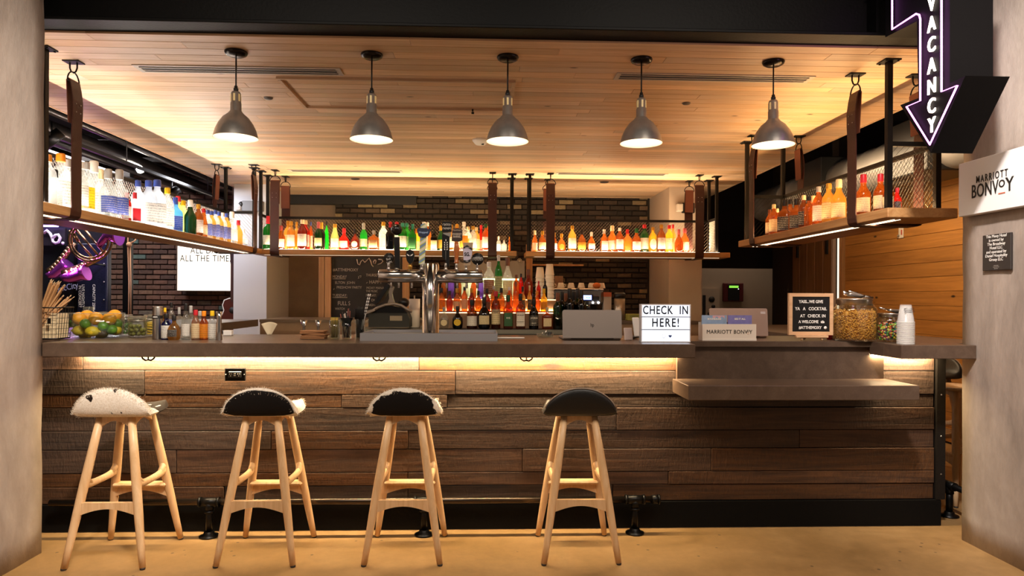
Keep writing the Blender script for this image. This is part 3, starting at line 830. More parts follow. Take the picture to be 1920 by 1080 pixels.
def stool_frame(t, mat=None):
    mat = mat or ASH
    def lp(sx, sy, z): k = z / .712; return Vector((sx * (.185 - .110 * k), sy * (.205 - .108 * k), z))
    for sx, sy in LEG:
        zs = [.008, .1, .25, .40, .55, .712]
        G().tube([lp(sx, sy, z) for z in zs], [.0145, .017, .0205, .022, .0205, .018], 12).obj('leg', mat, t)
        q = lp(sx, sy, 0); G().lathe([(.012, 0), (.013, .004), (.013, .010)], (q.x, q.y, 0), 10).obj('foot_glide', pm('#2a2320', .5), t)
    for sy, nm in ((-1, 'stretcher'), (1, 'footrest')):
        a = lp(-1, sy, .282); b = lp(1, sy, .282); w2 = a.x; n = 14
        top = [(w2 + (b.x - w2) * i / n, .310) for i in range(n + 1)]
        bot = [(w2 + (b.x - w2) * i / n, .246 + .034 * math.sin(PI * i / n)) for i in range(n + 1)]
        g = G().prism(top + bot[::-1], a.y - .011, a.y + .011)
        if sy > 0: g.bbox((0, a.y - .012, .314), (b.x - a.x - .01, .064, .020), .008)
        g.obj(nm, mat, t)
        a = lp(-1, sy, .70); b = lp(1, sy, .70)
        top = [(a.x + (b.x - a.x) * i / n, .716) for i in range(n + 1)]
        bot = [(a.x + (b.x - a.x) * i / n, .660 + .034 * math.sin(PI * i / n)) for i in range(n + 1)]
        G().prism(top + bot[::-1], a.y - .010, a.y + .010).obj('apron', mat, t)
    for sx in (-1, 1):
        a = lp(sx, -1, .385); b = lp(sx, 1, .385)
        pts = [a.lerp(b, k) + Vector((0, 0, .018 * (2 * k - 1) ** 4 - .004)) for k in [i / 10 for i in range(11)]]
        g = G().tube(pts, [.018 + .009 * abs(2 * k / 10 - 1) ** 3 for k in range(11)], 10, ry=.014)
        for sy in (-1, 1):      # fillets of the carved joint
            e0 = lp(sx, sy, .455); e1 = lp(sx, sy, .41); m = a.lerp(b, .20 if sy < 0 else .80)
            g.tube([e0, e1.lerp(m, .25) + Vector((0, 0, .008)), m], [.012, .017, .013], 8)
        g.obj('side_rail', mat, t)
        a = lp(sx, -1, .70); b = lp(sx, 1, .70); n = 10
        top = [(a.y + (b.y - a.y) * i / n, .716) for i in range(n + 1)]
        bot = [(a.y + (b.y - a.y) * i / n, .660 + .034 * math.sin(PI * i / n)) for i in range(n + 1)]
        G().prism(top + bot[::-1], a.x - .010, a.x + .010, 'x').obj('apron', mat, t)


def stool(loc, label, kind, rz=0, seat=True):
    t = thing('bar_stool', label, 'bar stool', loc, rz, 'bar stools')
    stool_frame(t)
    if kind == 5:
        G().lathe([(0, .715), (.15, .715), (.178, .722), (.182, .735), (.17, .742), (.10, .732), (0, .728)], n=32, cap=False, sy=.8).obj('seat', ASH, t); return t
    mat = pm('#0b0908', .42, bump=.12, bscale=150, coat=.0) if kind == 4 else hide('cowhide', kind)
    s = G().sheet(seat_pt, 32, 16).obj('seat', mat, t)
    sb = s.modifiers.new('smooth', 'SUBSURF'); sb.levels = 1; sb.render_levels = 1
    if kind == 4:
        rim = [Vector(seat_pt(u / 40, 4.4 / 16)) + Vector((0, -.001, .001)) for u in range(1, 40)]
        G().tube(rim, .0035, 6).obj('piping', pm('#8f8074', .5), t)
    else:
        g = G(); r = random.Random(kind)
        def tuft(p, d, L):
            d = d.normalized(); q = d.cross(Vector((.3, .2, 1))).normalized() * .0006; e = d.cross(q)
            g.add([p + q, p - q * .5 + e * .9, p - q * .5 - e * .9, p + d * L], [(0, 1, 3), (1, 2, 3), (2, 0, 3)])
        for k in range(1500):
            if k < 800: u = r.random(); sv = r.uniform(3.3, 5.6) / 16; d = Vector(((u - .5) * 1.5, r.uniform(-.8, .2), r.uniform(.1, 1)))
            elif k < 1150: u = r.choice((r.uniform(0, .10), r.uniform(.90, 1))); sv = r.random(); d = Vector(((u - .5) * 2.2, r.uniform(-.5, .5), r.uniform(-.8, .4)))
            else: u = r.choice((r.uniform(0, .3), r.uniform(.70, 1))); sv = r.uniform(10.5, 13.5) / 16; d = Vector(((u - .5) * 2, r.uniform(0, .8), r.uniform(-.4, .6)))
            if (kind == 1 and (k >= 1150 or sv > .5)) or (k < 800 and kind != 1 and k % 3): continue
            tuft(Vector(seat_pt(u, sv)), d + Vector((r.uniform(-.4, .4), r.uniform(-.3, .3), 0)), r.uniform(.006, .013))
        g.obj('fur_fringe', pm('#e8dcc8' if kind != 1 else '#d9cbb6', .8), t, kind='stuff')
    return t


stool((-1.823, 3.537, 0), 'ash bar stool with mostly white cowhide seat, nearest the left pillar', 1)
stool((-1.115, 3.550, 0), 'ash bar stool with solid black cowhide back and white rim, second from left', 2)
stool((-.405, 3.549, 0), 'ash bar stool with black and white patched furry seat, third from left', 3)
stool((.473, 3.541, 0), 'ash bar stool with smooth black leather seat in front of the bar', 4)
stool((3.13, 4.42, 0), 'all-wood stool partly hidden behind the right pillar', 5, PI / 2 + .2)
stool((3.42, 5.15, 0), 'stool with black leather seat behind the wooden stool at the right pillar', 4, PI / 2)

# ================================================================== foot rails, hooks, outlet
def flange(c, t):
    G().lathe([(.052, 0), (.052, .008), (.03, .014), (.026, .03), (.021, .032)], c, 20).obj('flange', BLACKM, t)


fr = thing('foot_rail', 'long black pipe foot rail along the front of the bar', 'foot rail', (0, 3.778, 0))
RZF = .189; xe = at(1232, 935, Y=3.778).x
G().tube([(-2.35, 0, RZF), (xe, 0, RZF)], .0185, 14).obj('rail', pm('#4c4239', .24, .9), fr)
for px in (392, 795, 1190):
    x = at(px, 1008, Y=3.778).x
    flange((x, 0, 0), fr)
    G().tube([(x, 0, .02), (x, 0, RZF - .02)], .0175, 12).obj('post', BLACKM, fr)
    G().tube([(x - .048, 0, RZF), (x + .048, 0, RZF)], .024, 14).tube([(x, 0, RZF), (x, 0, RZF - .05)], .023, 12).tube([(x - .055, 0, RZF), (x - .043, 0, RZF)], .0275, 14).tube([(x + .043, 0, RZF), (x + .055, 0, RZF)], .0275, 14).tube([(x, 0, RZF - .058), (x, 0, RZF - .046)], .026, 12).obj('tee_joint', BLACKM, fr)
G().tube([(xe - .03, 0, RZF), (xe + .008, 0, RZF)], .025, 14).tube([(xe + .004, 0, RZF), (xe + .014, 0, RZF)], .028, 14).obj('end_cap', BLACKM, fr)
q = at(1780, 968, Z=0)
fr2 = thing('foot_rail', 'short black pipe foot rail seen between bar end and right pillar', 'foot rail', (q.x, q.y, 0))
G().tube([(0, -.34, RZF), (0, .9, RZF)], .0185, 14).obj('rail', BLACKM, fr2)
flange((0, 0, 0), fr2)
G().tube([(0, 0, .02), (0, 0, RZF - .02)], .0195, 12).obj('post', BLACKM, fr2)
G().tube([(0, -.05, RZF), (0, .05, RZF)], .025, 14).tube([(0, 0, RZF), (0, 0, RZF - .05)], .024, 12).obj('tee_joint', BLACKM, fr2)
G().tube([(0, -.29, RZF), (0, -.19, RZF)], .025, 14).obj('coupling', BLACKM, fr2)

for px, lb in ((278, 'black double coat hook under the worktop above the leftmost stool'), (711, 'black double coat hook under the worktop above the third stool'), (987, 'black double coat hook under the worktop left of the black leather stool')):
    p = at(px, 675, Y=3.80); t = thing('coat_hook', lb, 'hook', (p.x, 3.80, .998), group='coat hooks under the worktop')
    G().tube([(0, 0, 0), (0, 0, -.038)], .0036, 6).obj('stem', pm('#090706', .7, spec=.1), t)
    G().tube([(-.036, 0, -.016), (-.030, 0, -.030), (-.014, 0, -.040), (0, 0, -.036), (.014, 0, -.040), (.030, 0, -.030), (.036, 0, -.016)], .0046, 6).obj('hook_arms', pm('#090706', .7, spec=.1), t)
    G().ball((-.037, 0, -.014), .005, 8).ball((.037, 0, -.014), .005, 8).obj('hook_tips', BLACKM, t)
p = at(441.5, 702, Y=3.84); t = thing('power_outlet', 'black power outlet plate on the timber bar front', 'outlet', (p.x, 3.838, p.z))
G().bbox((0, 0, 0), (.115, .010, .072), .004).obj('plate', pm('#0c0a09', .7, spec=.15), t)
fc = G().bbox((0, -.006, 0), (.070, .006, .034), .003).obj('socket_face', pm('#0a0909', .35), t)
for dx in (-.022, .022):
    G().cbox((dx - .005, -.010, .004), (.002, .002, .008)).cbox((dx + .005, -.010, .004), (.002, .002, .006)).cbox((dx, -.010, -.007), (.004, .002, .004)).obj('socket_slots', PAPERW, fc)
G().cbox((0, -.010, .005), (.010, .002, .004)).cbox((0, -.010, -.005), (.010, .002, .004)).obj('test_buttons', PAPERW, fc)
for dx in (-.05, .05): G().lathe([(.003, 0), (.003, .002), (0, .0025)], n=8).obj('screw', STEEL, t, (dx, -.005, 0), (PI / 2, 0, 0))

# ================================================================== signs at the right pillar
SX = 2.13; LFT = (PI / 2, 0, -PI / 2)     # lettering that faces -X
def sp_(px, py): v = at(px, py, X=SX); return (v.y, v.z)
out = [sp_(*p) for p in ((1660, -70), (1660, 70), (1719, 40), (1722, 184), (1688, 197), (1745, 287), (1810, 142), (1781, 156), (1781, -70))]
vs_ = thing('neon_arrow_sign', 'black arrow shaped neon sign pointing down at the right pillar', 'neon sign', (SX, 3.3, 2.2))
oy = [(y - 3.3, z - 2.2) for y, z in out]
G().prism(oy, 0, .205, 'x').obj('casing', pm('#050405', .6, 0, bump=.05, spec=.12), vs_)
neon = [sp_(*p) for p in ((1770, -60), (1770, 172), (1800, 160), (1748, 271), (1704, 200), (1730, 189), (1730, 36), (1728, 28), (1722, 26), (1677, 55), (1677, -60))]
G().tube([(-.012, y - 3.3, z - 2.2) for y, z in neon], .0045, 8).obj('neon_tube', em('#ee86f6', 2.4), vs_)
for ch, py in zip('VACANCY', (8, 46, 85, 124, 163, 200, 236)):
    y, z = sp_(1749, py)
    text(ch, .100, (-.006, y - 3.3, z - 2.2), em('#fff0dc', 2.6), vs_, LFT, 'neon_letter', .003, xs=.85, bold=.0012)
point('neon_glow', (-.08, .0, .35), .8, (.95, .35, .95), .15, vs_)
G().box((.06, .10, .76), (.09, .40, .79)).obj('hanger', STEELD, vs_)

bs_ = thing('wall_sign', 'white framed sign with black lettering on the right pillar', 'sign', (2.594, 0, 0))
a, b, c_ = at(1802, 308, X=2.565), at(1802, 407, X=2.565), at(1861, 340, X=2.565)
hw_ = a.y - c_.y
G().bbox((-.022, c_.y, (a.z + b.z) / 2), (.042, 2 * hw_, a.z - b.z), .003).obj('panel', pm('#e9e6e4', .5), bs_)
m1 = at(1859, 331, X=2.55); m2 = at(1861, 353, X=2.55)
text('MARRIOTT', .052, (-.0445, m1.y, m1.z), INK, bs_, LFT, space=1.35, bold=.0004, fit=abs(at(1831, 340, X=2.55).y - at(1890, 340, X=2.55).y))
m3 = at(1846, 355, X=2.55); m4 = at(1893, 343, X=2.55)
fy = lambda x0, x1: abs(at(x0, 350, X=2.55).y - at(x1, 350, X=2.55).y)
text('BONV', .098, (-.0445, m3.y, m2.z), INK, bs_, LFT, space=1.05, bold=.0008, fit=fy(1821, 1871)); text('Y', .098, (-.0445, m4.y, m2.z), INK, bs_, LFT, bold=.0008, fit=fy(1885, 1901))
o1 = at(1878.5, 346.5, X=2.55)
text('O', .052, (-.0445, o1.y, m2.z + .012), INK, bs_, LFT, bold=.0008)
G().box((-.0455, o1.y - .022, m2.z - .036), (-.044, o1.y + .022, m2.z - .031)).obj('underline', pm('#d9694f', .5), bs_)
pl = thing('wall_plaque', 'small black plaque with white lettering on the right pillar', 'plaque', (2.594, 0, 0))
a, b = at(1845, 442, X=2.59), at(1898, 505, X=2.59); py_, pz_ = (a.y + b.y) / 2, (at(1845, 442, X=2.59).z + at(1845, 508, X=2.59).z) / 2
ph = at(1845, 442, X=2.59).z - at(1845, 508, X=2.59).z; pw_ = a.y - b.y
G().bbox((-.006, py_, pz_), (.012, pw_, ph), .002).obj('plate', pm('#2a2523', .45), pl)
text('This Moxy Hotel\nis owned by\nThe Broadway\nHotel LLC\nand operated by\nDaniel Hospitality\nGroup LLC', .0215, (-.013, py_, pz_ + .022), PAPERW, pl, LFT, ext=.0004, xs=.96, line=.92)
text('----------\n-------------\n--------', .010, (-.013, py_, pz_ - .075), PAPERW, pl, LFT, ext=.0003, line=.8)
# ================================================================== bottles
GL = dict(clear=('#f0f4f3', .24), frost=('#dfe8f0', .75), amber=('#cf9252', .28), gold=('#e8c27a', .34), red=('#cc4638', .42), maroon=('#a85a44', .35),
          green=('#45a655', .45), lime=('#46e65c', .75), bottlegreen=('#3f6e48', .4), brown=('#b5804e', .3), black=('#150f0c', .3), blue=('#8cc4e6', .5),
          pale=('#dfe8b0', .5), orange=('#e2965a', .36), yellow=('#ecca60', .42), purple=('#a98be0', .5))
GW = dict(clear='clear', frost='frosted', amber='amber', gold='golden', red='red', maroon='dark red', green='green', lime='bright green', bottlegreen='dark green', brown='brown', black='black', blue='pale blue', pale='pale green', orange='orange', yellow='yellow', purple='purple')
CW_ = dict(w=('#ece6da', 'white'), k=('#161210', 'black'), r=('#c2202a', 'red'), o=('#e88a1a', 'orange'), g=('#c9962e', 'gold'), b=('#3a4f9c', 'blue'), s=('#b8b4ae', 'silver'), y=('#e8bc1c', 'yellow'),
           c=('#e2cfa0', 'cream'), t=('#2f8f78', 'teal'), p=('#c25a5a', 'pink'), G=('#1f5a2c', 'green'), n=('#7a4526', 'brown'))
LB_ = dict(CW_); LB_['u'] = ('#3a4f9c', 'blue')
KIND = {  # profile (r, z), superellipse exponent, radius as share of height, label z0, z1, label half angle, cap z0, cap r
    'std': ([(.90, 0), (1, .02), (1, .60), (.94, .655), (.66, .73), (.42, .78), (.37, .81), (.36, .93)], 2, .128, .12, .52, 1.25, .86, .42),
    'bou': ([(.92, 0), (1, .02), (1, .50), (.92, .57), (.60, .66), (.42, .72), (.38, .76), (.37, .92)], 2, .148, .10, .44, 1.25, .80, .43),
    'sqr': ([(.94, 0), (1, .02), (1, .54), (.93, .60), (.55, .68), (.36, .74), (.34, .92)], 6, .135, .08, .48, .74, .80, .40),
    'squat': ([(.93, 0), (1, .03), (1, .56), (.93, .63), (.5, .69), (.27, .72), (.25, .90)], 5, .27, .12, .50, .70, .78, .30),
    'rnd': ([(.72, 0), (.92, .05), (1, .22), (.96, .42), (.74, .56), (.40, .66), (.29, .70), (.28, .90)], 2.6, .235, .14, .42, .80, .78, .33),
    'slim': ([(.94, 0), (1, .015), (1, .48), (.90, .56), (.62, .70), (.46, .82), (.42, .93)], 2, .112, .10, .44, 1.3, .86, .48),
    'wine': ([(.94, 0), (1, .02), (1, .56), (.90, .64), (.52, .72), (.37, .77), (.36, .96)], 2, .122, .14, .42, 1.3, .76, .40),
    'dash': ([(.95, 0), (1, .02), (1, .55), (.9, .62), (.5, .72), (.42, .76), (.42, .90)], 2, .16, .06, .55, 1.4, .82, .50),
}
_bm = {}


def bottle_meshes(k, lab):
    key = (k, lab)
    if key not in _bm:
        pr, ex, _, l0, l1, ha, c0, cr = KIND[k]
        n = 24 if ex == 2 else 32
        body = G().lathe(pr, n=n, ex=ex).mesh('bottle_body')
        cap = G().lathe([(cr, c0), (cr * 1.03, c0 + .01), (cr, .985), (cr * .8, 1.0), (0, 1.0)], n=14).mesh('bottle_cap')
        if lab == 'oval':
            g = G(); zc, zh = (l0 + l1) / 2, (l1 - l0) / 2 * 1.05; N = 16
            def fn(u, v):
                z = zc + zh * (2 * v - 1); w = ha * .8 * math.sqrt(max(0.02, 1 - (2 * v - 1) ** 2)); a = -PI / 2 + w * (2 * u - 1)
                q = (abs(math.cos(a)) ** ex + abs(math.sin(a)) ** ex) ** (-1 / ex) * 1.02
                return (q * math.cos(a), q * math.sin(a), z)
            lb = g.sheet(fn, 10, 10).mesh('bottle_label')
        else:
            lb = G().lathe([(1.0, l0), (1.018, l0 + .004), (1.018, l1 - .004), (1.0, l1)], n=12, cap=False, ex=ex, a0=-PI / 2 - ha, a1=-PI / 2 + ha).mesh('bottle_label')
        _bm[key] = (body, cap, lb)
    return _bm[key]


def bottle(loc, h, kind, gl, lab, cap, label, group, rz=0, rs=1.0, oval=False, ink='#2a2420', txt=None, cat='bottle', neck=None):
    t = thing('bottle', label, cat, loc, rz, group)
    body, cp, lb = bottle_meshes(kind, 'oval' if oval else 'rect'); r = KIND[kind][2] * h * rs
    hx, tl = GL[gl]
    inst('glass_body', body, glass(hx, tl), t, sc=(r, r, h))
    inst('cap', cp, pm(CW_[cap][0], .4, .3 if cap in 'gs' else 0), t, sc=(r, r, h))
    if lab:
        inst('paper_label', lb, printed(LB_[lab][0], ink if lab not in 'kbun' else '#d8cfc0'), t, sc=(r, r, h))
    if txt:
        l0, l1 = KIND[kind][3], KIND[kind][4]; ex = KIND[kind][1]
        for (s, dz, size, col) in txt:
            text(s, size, (0, -r * 1.02 - .0015, h * (l0 + (l1 - l0) * dz)), pm(col, .6), t, ext=.0012)
    return t


placed = []


def fits(x, y, r):
    return all((x - a) ** 2 + (y - b) ** 2 > (r + q) ** 2 for a, b, q in placed)


def clear(x, y, r):
    """keeps a bottle off the mesh panels, posts and strap lines of the hanging shelves"""
    if x < -2.6 and y < 7.8: return x - r > -2.895 and y + r < 7.72
    if x > 2.3 and y < 6.3: return x + r < 2.70 and y - r > 4.06
    if y > 7.8: return y + r < 8.195 and x - r > -2.58 and not (.27 < x + r and x - r < .53)
    return True


def row(specs, where, group, base, rows, axis, rz, wide=1.10, cat='bottle'):
    """specs: px, top y, kind, glass, label, cap (+ options). Every bottle takes the frontmost free place in its line of sight."""
    for i, s in enumerate(specs):
        px, top, kind, gl, lab, cap = s[:6]; o = s[6] if len(s) > 6 else {}
        for k, rr in enumerate(rows):
            q = at(px, top, **{axis: rr}); h = q.z - base; rs = o.get('rs', 1.0) * wide; r = KIND[kind][2] * h * rs * (1.28 if KIND[kind][1] > 4 else 1.06)
            if (fits(q.x, q.y, r) and clear(q.x, q.y, r)) or k == len(rows) - 1: break
        while not (fits(q.x, q.y, r) and clear(q.x, q.y, r)) and rs > .5:
            rs *= .96; r *= .96
        placed.append((q.x, q.y, r))
        d = '%s bottle with %s cap' % (GW[gl], CW_[cap][1])
        if lab: d += ', %s label' % LB_[lab][1]
        d += ', %s from left %s' % (nth(i + 1), where)
        oo = {k: v for k, v in o.items() if k != 'rs'}
        bottle((q.x, q.y, base), h, kind, gl, lab, cap, d, group, rz, rs, cat=cat, **oo)


B0 = SZ1 + .0035
row([(91, 290, 'std', 'clear', '', 'o'), (103, 318, 'bou', 'clear', 'w', 'k'), (114, 288, 'std', 'clear', 'w', 'o', {'rs': 1.2}), (126, 299, 'std', 'clear', '', 's'),
     (151, 303, 'std', 'clear', 'w', 'w'), (162, 304, 'std', 'clear', 'y', 's'), (176, 302, 'bou', 'clear', 'w', 'w'), (189, 317, 'sqr', 'clear', 'k', 'c'),
     (203, 317, 'bou', 'clear', 'u', 's'), (224, 318, 'bou', 'clear', 'u', 's'), (238, 361, 'std', 'red', 'w', 'r'), (253, 361, 'sqr', 'clear', 'r', 'r'),
     (259, 338, 'std', 'frost', '', 'b'), (279, 338, 'std', 'frost', 'w', 'b', {'rs': 1.15}), (295, 337, 'std', 'frost', 'w', 'b', {'rs': 1.15}), (314, 352, 'std', 'clear', 'w', 'y'),
     (329, 370, 'sqr', 'blue', 'u', 'b', {'rs': 1.05}), (334, 368, 'std', 'pale', '', 'r'), (344, 376, 'std', 'pale', 'w', 'y'), (357, 375, 'bou', 'bottlegreen', '', 'w'),
     (372, 383, 'std', 'brown', 'w', 'g'), (382, 391, 'slim', 'amber', 'c', 'r'), (390, 394, 'std', 'clear', 'u', 'b'), (397, 396, 'std', 'gold', 'u', 'b'),
     (404, 394, 'std', 'clear', 'u', 'b'), (411, 397, 'std', 'gold', 'u', 'b'), (418, 399, 'std', 'clear', 'u', 'w'), (425, 400, 'std', 'gold', 'u', 'b'),
     (435, 397, 'bou', 'clear', 'w', 'w'), (447, 413, 'bou', 'gold', '', 'r'), (457, 430, 'rnd', 'clear', 'w', 'w', {'rs': .8})],
    'on left shelf', 'bottles on the left shelf', B0, (-2.63, -2.70, -2.77, -2.83), 'X', .9)
placed.clear()
row([(503, 405, 'wine', 'green', 'w', 'r', {'rs': 1.1}), (511, 405, 'wine', 'green', 'w', 'r'), (527, 423, 'bou', 'amber', 'w', 'p'), (540, 414, 'std', 'gold', 'w', 'g'), (546, 415, 'std', 'gold', 'w', 'g'), (556, 416, 'std', 'gold', 'o', 'g', {'rs': 1.15}),
     (567, 412, 'std', 'maroon', 'w', 'c', {'rs': 1.1}), (573, 413, 'std', 'red', 'w', 'c'), (583, 416, 'std', 'orange', 'w', 'b', {'rs': 1.1}), (597, 416, 'wine', 'bottlegreen', 'c', 'p'), (603, 417, 'wine', 'black', '', 'g'), (612.5, 415, 'std', 'lime', '', 'k', {'rs': 1.25}),
     (628, 420, 'slim', 'pale', 'w', 'g', {'rs': 1.25}), (645, 428, 'rnd', 'red', 'w', 'r', {'rs': .95}), (666, 430, 'rnd', 'maroon', 'w', 'k', {'rs': .85, 'oval': True}), (682, 418, 'wine', 'green', 'w', 's'),
     (701, 432, 'squat', 'amber', 'c', 's', {'rs': .9}), (719, 416, 'std', 'clear', 'w', 'g', {'rs': 1.1}), (732, 416, 'sqr', 'black', '', 'r'), (744, 416, 'std', 'clear', 'w', 'r'), (755, 418, 'std', 'green', 'w', 't', {'rs': 1.1}), (763, 418, 'std', 'green', 'w', 't'),
     (773.5, 420, 'sqr', 'green', 'G', 't'), (782, 429, 'bou', 'yellow', 'w', 'o'), (795, 416, 'std', 'clear', '', 'w'), (801, 417, 'std', 'amber', '', 'w'), (814, 430, 'sqr', 'black', 'c', 'k', {'rs': 1.1}), (827, 423, 'bou', 'bottlegreen', 'g', 'g'),
     (846, 421, 'std', 'gold', 'w', 'g'), (857, 420, 'std', 'amber', 'w', 'g'), (870, 416, 'std', 'clear', 'o', 'w'), (878, 425, 'std', 'clear', 'g', 'c'), (887, 424, 'std', 'clear', 'w', 'g', {'rs': 1.15}), (893.5, 426, 'std', 'gold', 'w', 'c'),
     (902, 422, 'slim', 'red', 'w', 'r', {'rs': 1.15}), (911, 420, 'std', 'orange', 'w', 'G'), (916, 424, 'std', 'red', 'w', 'o'), (935, 443, 'sqr', 'clear', 'w', 'w'), (945, 450, 'squat', 'clear', 'w', 's', {'rs': .85}), (955, 444, 'std', 'orange', 'o', 'o')],
    'on left rear shelf', 'bottles on the left rear shelf', B0, (7.96, 8.04, 8.11, 8.16), 'Y', 0)
row([(1003, 432, 'bou', 'amber', 'w', 'c'), (1017, 433, 'bou', 'amber', 'c', 'g', {'rs': 1.1}), (1039, 436, 'bou', 'amber', 'w', 'g'), (1053, 438, 'rnd', 'amber', 'g', 'g', {'rs': .85, 'oval': True}), (1073, 423, 'std', 'gold', 'w', 'g', {'rs': 1.1}), (1091, 432, 'bou', 'brown', 'g', 'k', {'rs': 1.2}),
     (1109, 435, 'rnd', 'amber', 'w', 'w', {'rs': .8}), (1133, 430, 'sqr', 'amber', 'w', 'w', {'rs': 1.1}), (1148, 423, 'bou', 'amber', 'w', 'c'), (1162, 427, 'std', 'amber', 'w', 'w', {'rs': 1.1}), (1176.5, 430, 'sqr', 'orange', 'o', 'r', {'rs': 1.15}),
     (1193.5, 428, 'bou', 'amber', 'w', 'G', {'rs': 1.1}), (1208.5, 421, 'std', 'bottlegreen', 'w', 'r', {'rs': 1.1}), (1224, 426, 'std', 'yellow', 'w', 'g', {'rs': 1.1, 'oval': True}), (1240, 421, 'std', 'brown', 'w', 'g', {'rs': 1.05}), (1255, 422, 'std', 'yellow', 'w', 'r'), (1262, 421, 'std', 'gold', 'w', 'r', {'rs': 1.15}),
     (1273, 430, 'rnd', 'amber', '', 'p', {'rs': .7}), (1284, 428, 'bou', 'orange', 'w', 'p', {'rs': 1.05})],
    'on right rear shelf', 'bottles on the right rear shelf', B0, (7.96, 8.04, 8.11, 8.16), 'Y', 0)
placed.clear()
row([(1443, 393, 'std', 'amber', 'c', 'n'), (1451, 383, 'std', 'amber', 'c', 'c'), (1457, 391, 'std', 'amber', 'g', 'c'), (1472, 374, 'sqr', 'brown', 'k', 'k', {'rs': 1.25}), (1482, 374, 'std', 'brown', 'k', 'k'), (1494, 373, 'sqr', 'brown', 'k', 'k', {'rs': 1.25}), (1507, 366, 'std', 'brown', 'k', 'c'), (1517, 368, 'std', 'amber', '', 'k'),
     (1525, 367, 'bou', 'amber', 'w', 'c'), (1535, 350, 'std', 'amber', 'w', 's'), (1554, 344, 'std', 'gold', 'c', 'g', {'rs': 1.1}), (1573, 336, 'bou', 'gold', 'c', 'c'), (1619, 327, 'bou', 'amber', 'c', 'r'), (1651, 326, 'bou', 'amber', 'c', 'r'),
     (1666, 335, 'bou', 'amber', 'c', 's'), (1682, 352, 'bou', 'red', 'k', 'r')],
    'on right shelf', 'bottles on the right shelf', B0, (2.46, 2.55, 2.63), 'X', -.75)
placed.clear()

# ------------------------------------------------------------------ tiered bottle display on the island cabinet
Y0 = 6.0; T0 = 1.035; T1, T2 = 1.175, 1.292
tx0, tx1 = at(806, 600, Y=Y0).x, at(1046, 600, Y=Y0).x
ts = thing('bottle_tiers', 'stepped lit bottle stand on the back bar cabinet', 'bottle stand', ((tx0 + tx1) / 2, Y0, T0)); hx = (tx1 - tx0) / 2
for nm, y0, y1, z in (('step', .09, .32, T1 - T0), ('step', .19, .32, T2 - T0)):
    st = G().box((-hx, y0, 0), (hx, y1, z)).obj(nm, pm('#7a5536', .5, var=.15), ts)
    G().box((-hx, y0 - .004, z - .004), (hx, y0 + .003, z + .004)).obj('light_strip', em('#ffd9a6', 1.3), st)
area('strip_light', (0, .335, T2 - T0 + .02), (2 * hx, .012), 4, (1, .76, .46), (math.radians(150), 0, 0), ts)
area('strip_light', (0, .185, T1 - T0 + .02), (2 * hx, .012), 3, (1, .76, .46), (math.radians(150), 0, 0), ts)
tg = 'bottles on the tiered stand'
row([(833, 576, 'rnd', 'clear', 'c', 's', {'oval': True, 'rs': .92}), (858, 574, 'rnd', 'black', 'y', 'k', {'oval': True, 'rs': .95}), (885, 562, 'bou', 'brown', 'w', 'k', {'rs': 1.15}), (908, 557, 'rnd', 'black', 'c', 'k', {'rs': .85}),
     (930, 546, 'std', 'brown', 'c', 'r', {'rs': 1.05, 'txt': [('101', .8, .022, '#5a1a10')]}), (953, 553, 'sqr', 'amber', 'G', 'G', {'txt': [('RYE', .6, .02, '#efe8d8')]}), (976, 551, 'sqr', 'amber', 'w', 'k', {'txt': [('JIM BEAM', .78, .015, '#1a1512'), ('BOURBON', .3, .012, '#1a1512')]}),
     (1001, 560, 'bou', 'black', 'k', 'k', {'txt': [('JIM BEAM', .75, .015, '#e8e0d0'), ('BLACK', .25, .013, '#e8e0d0')]}), (1026, 576, 'squat', 'orange', 'c', 'c', {'rs': .82})],
    'in front lit tier', tg, T0 + .001, (Y0 + .035,), 'Y', 0, 1.05)
row([(828, 540, 'bou', 'amber', 'o', 'k'), (843, 545, 'bou', 'maroon', '', 'k'), (857, 540, 'bou', 'amber', 'c', 'g'), (871, 538, 'std', 'orange', 'c', 'k'), (884, 540, 'bou', 'maroon', '', 'g'), (897, 545, 'bou', 'amber', '', 'k'), (913, 541, 'bou', 'maroon', 'n', 'k'), (926, 536, 'std', 'amber', '', 's'),
     (940, 540, 'bou', 'amber', '', 'k'), (955, 538, 'std', 'orange', '', 'w'), (967, 529, 'std', 'orange', '', 'n'), (980, 537, 'sqr', 'gold', 'k', 'k'), (993, 535, 'sqr', 'gold', 'k', 'c', {'rs': 1.1}), (1007, 545, 'bou', 'orange', '', 'o'), (1020, 541, 'bou', 'yellow', 'g', 'y', {'rs': 1.1})],
    'in middle lit tier', tg, T1 + .005, (Y0 + .14, Y0 + .15), 'Y', 0, 1.0)
row([(833, 519, 'std', 'amber', '', 'k'), (846, 514, 'std', 'purple', '', 'w'), (860, 518, 'std', 'amber', '', 'r'), (874, 522, 'std', 'clear', '', 'k'), (888, 520, 'std', 'orange', '', 'k'), (901, 515, 'std', 'purple', '', 's'), (917, 491, 'std', 'clear', 'n', 'w', {'rs': 1.2}), (935, 478, 'std', 'green', 'c', 'w', {'rs': .95}), (952, 483, 'bou', 'clear', 'c', 'n'),
     (968, 515, 'std', 'orange', '', 'n'), (977, 513, 'std', 'red', '', 'k'), (991, 505, 'bou', 'maroon', '', 'n'), (1010, 527, 'std', 'red', '', 'r', {'rs': .9}), (1022, 526, 'std', 'black', '', 'k')],
    'in rear lit tier', tg, T2 + .005, (Y0 + .24, Y0 + .27), 'Y', 0, 1.0)
placed.clear()
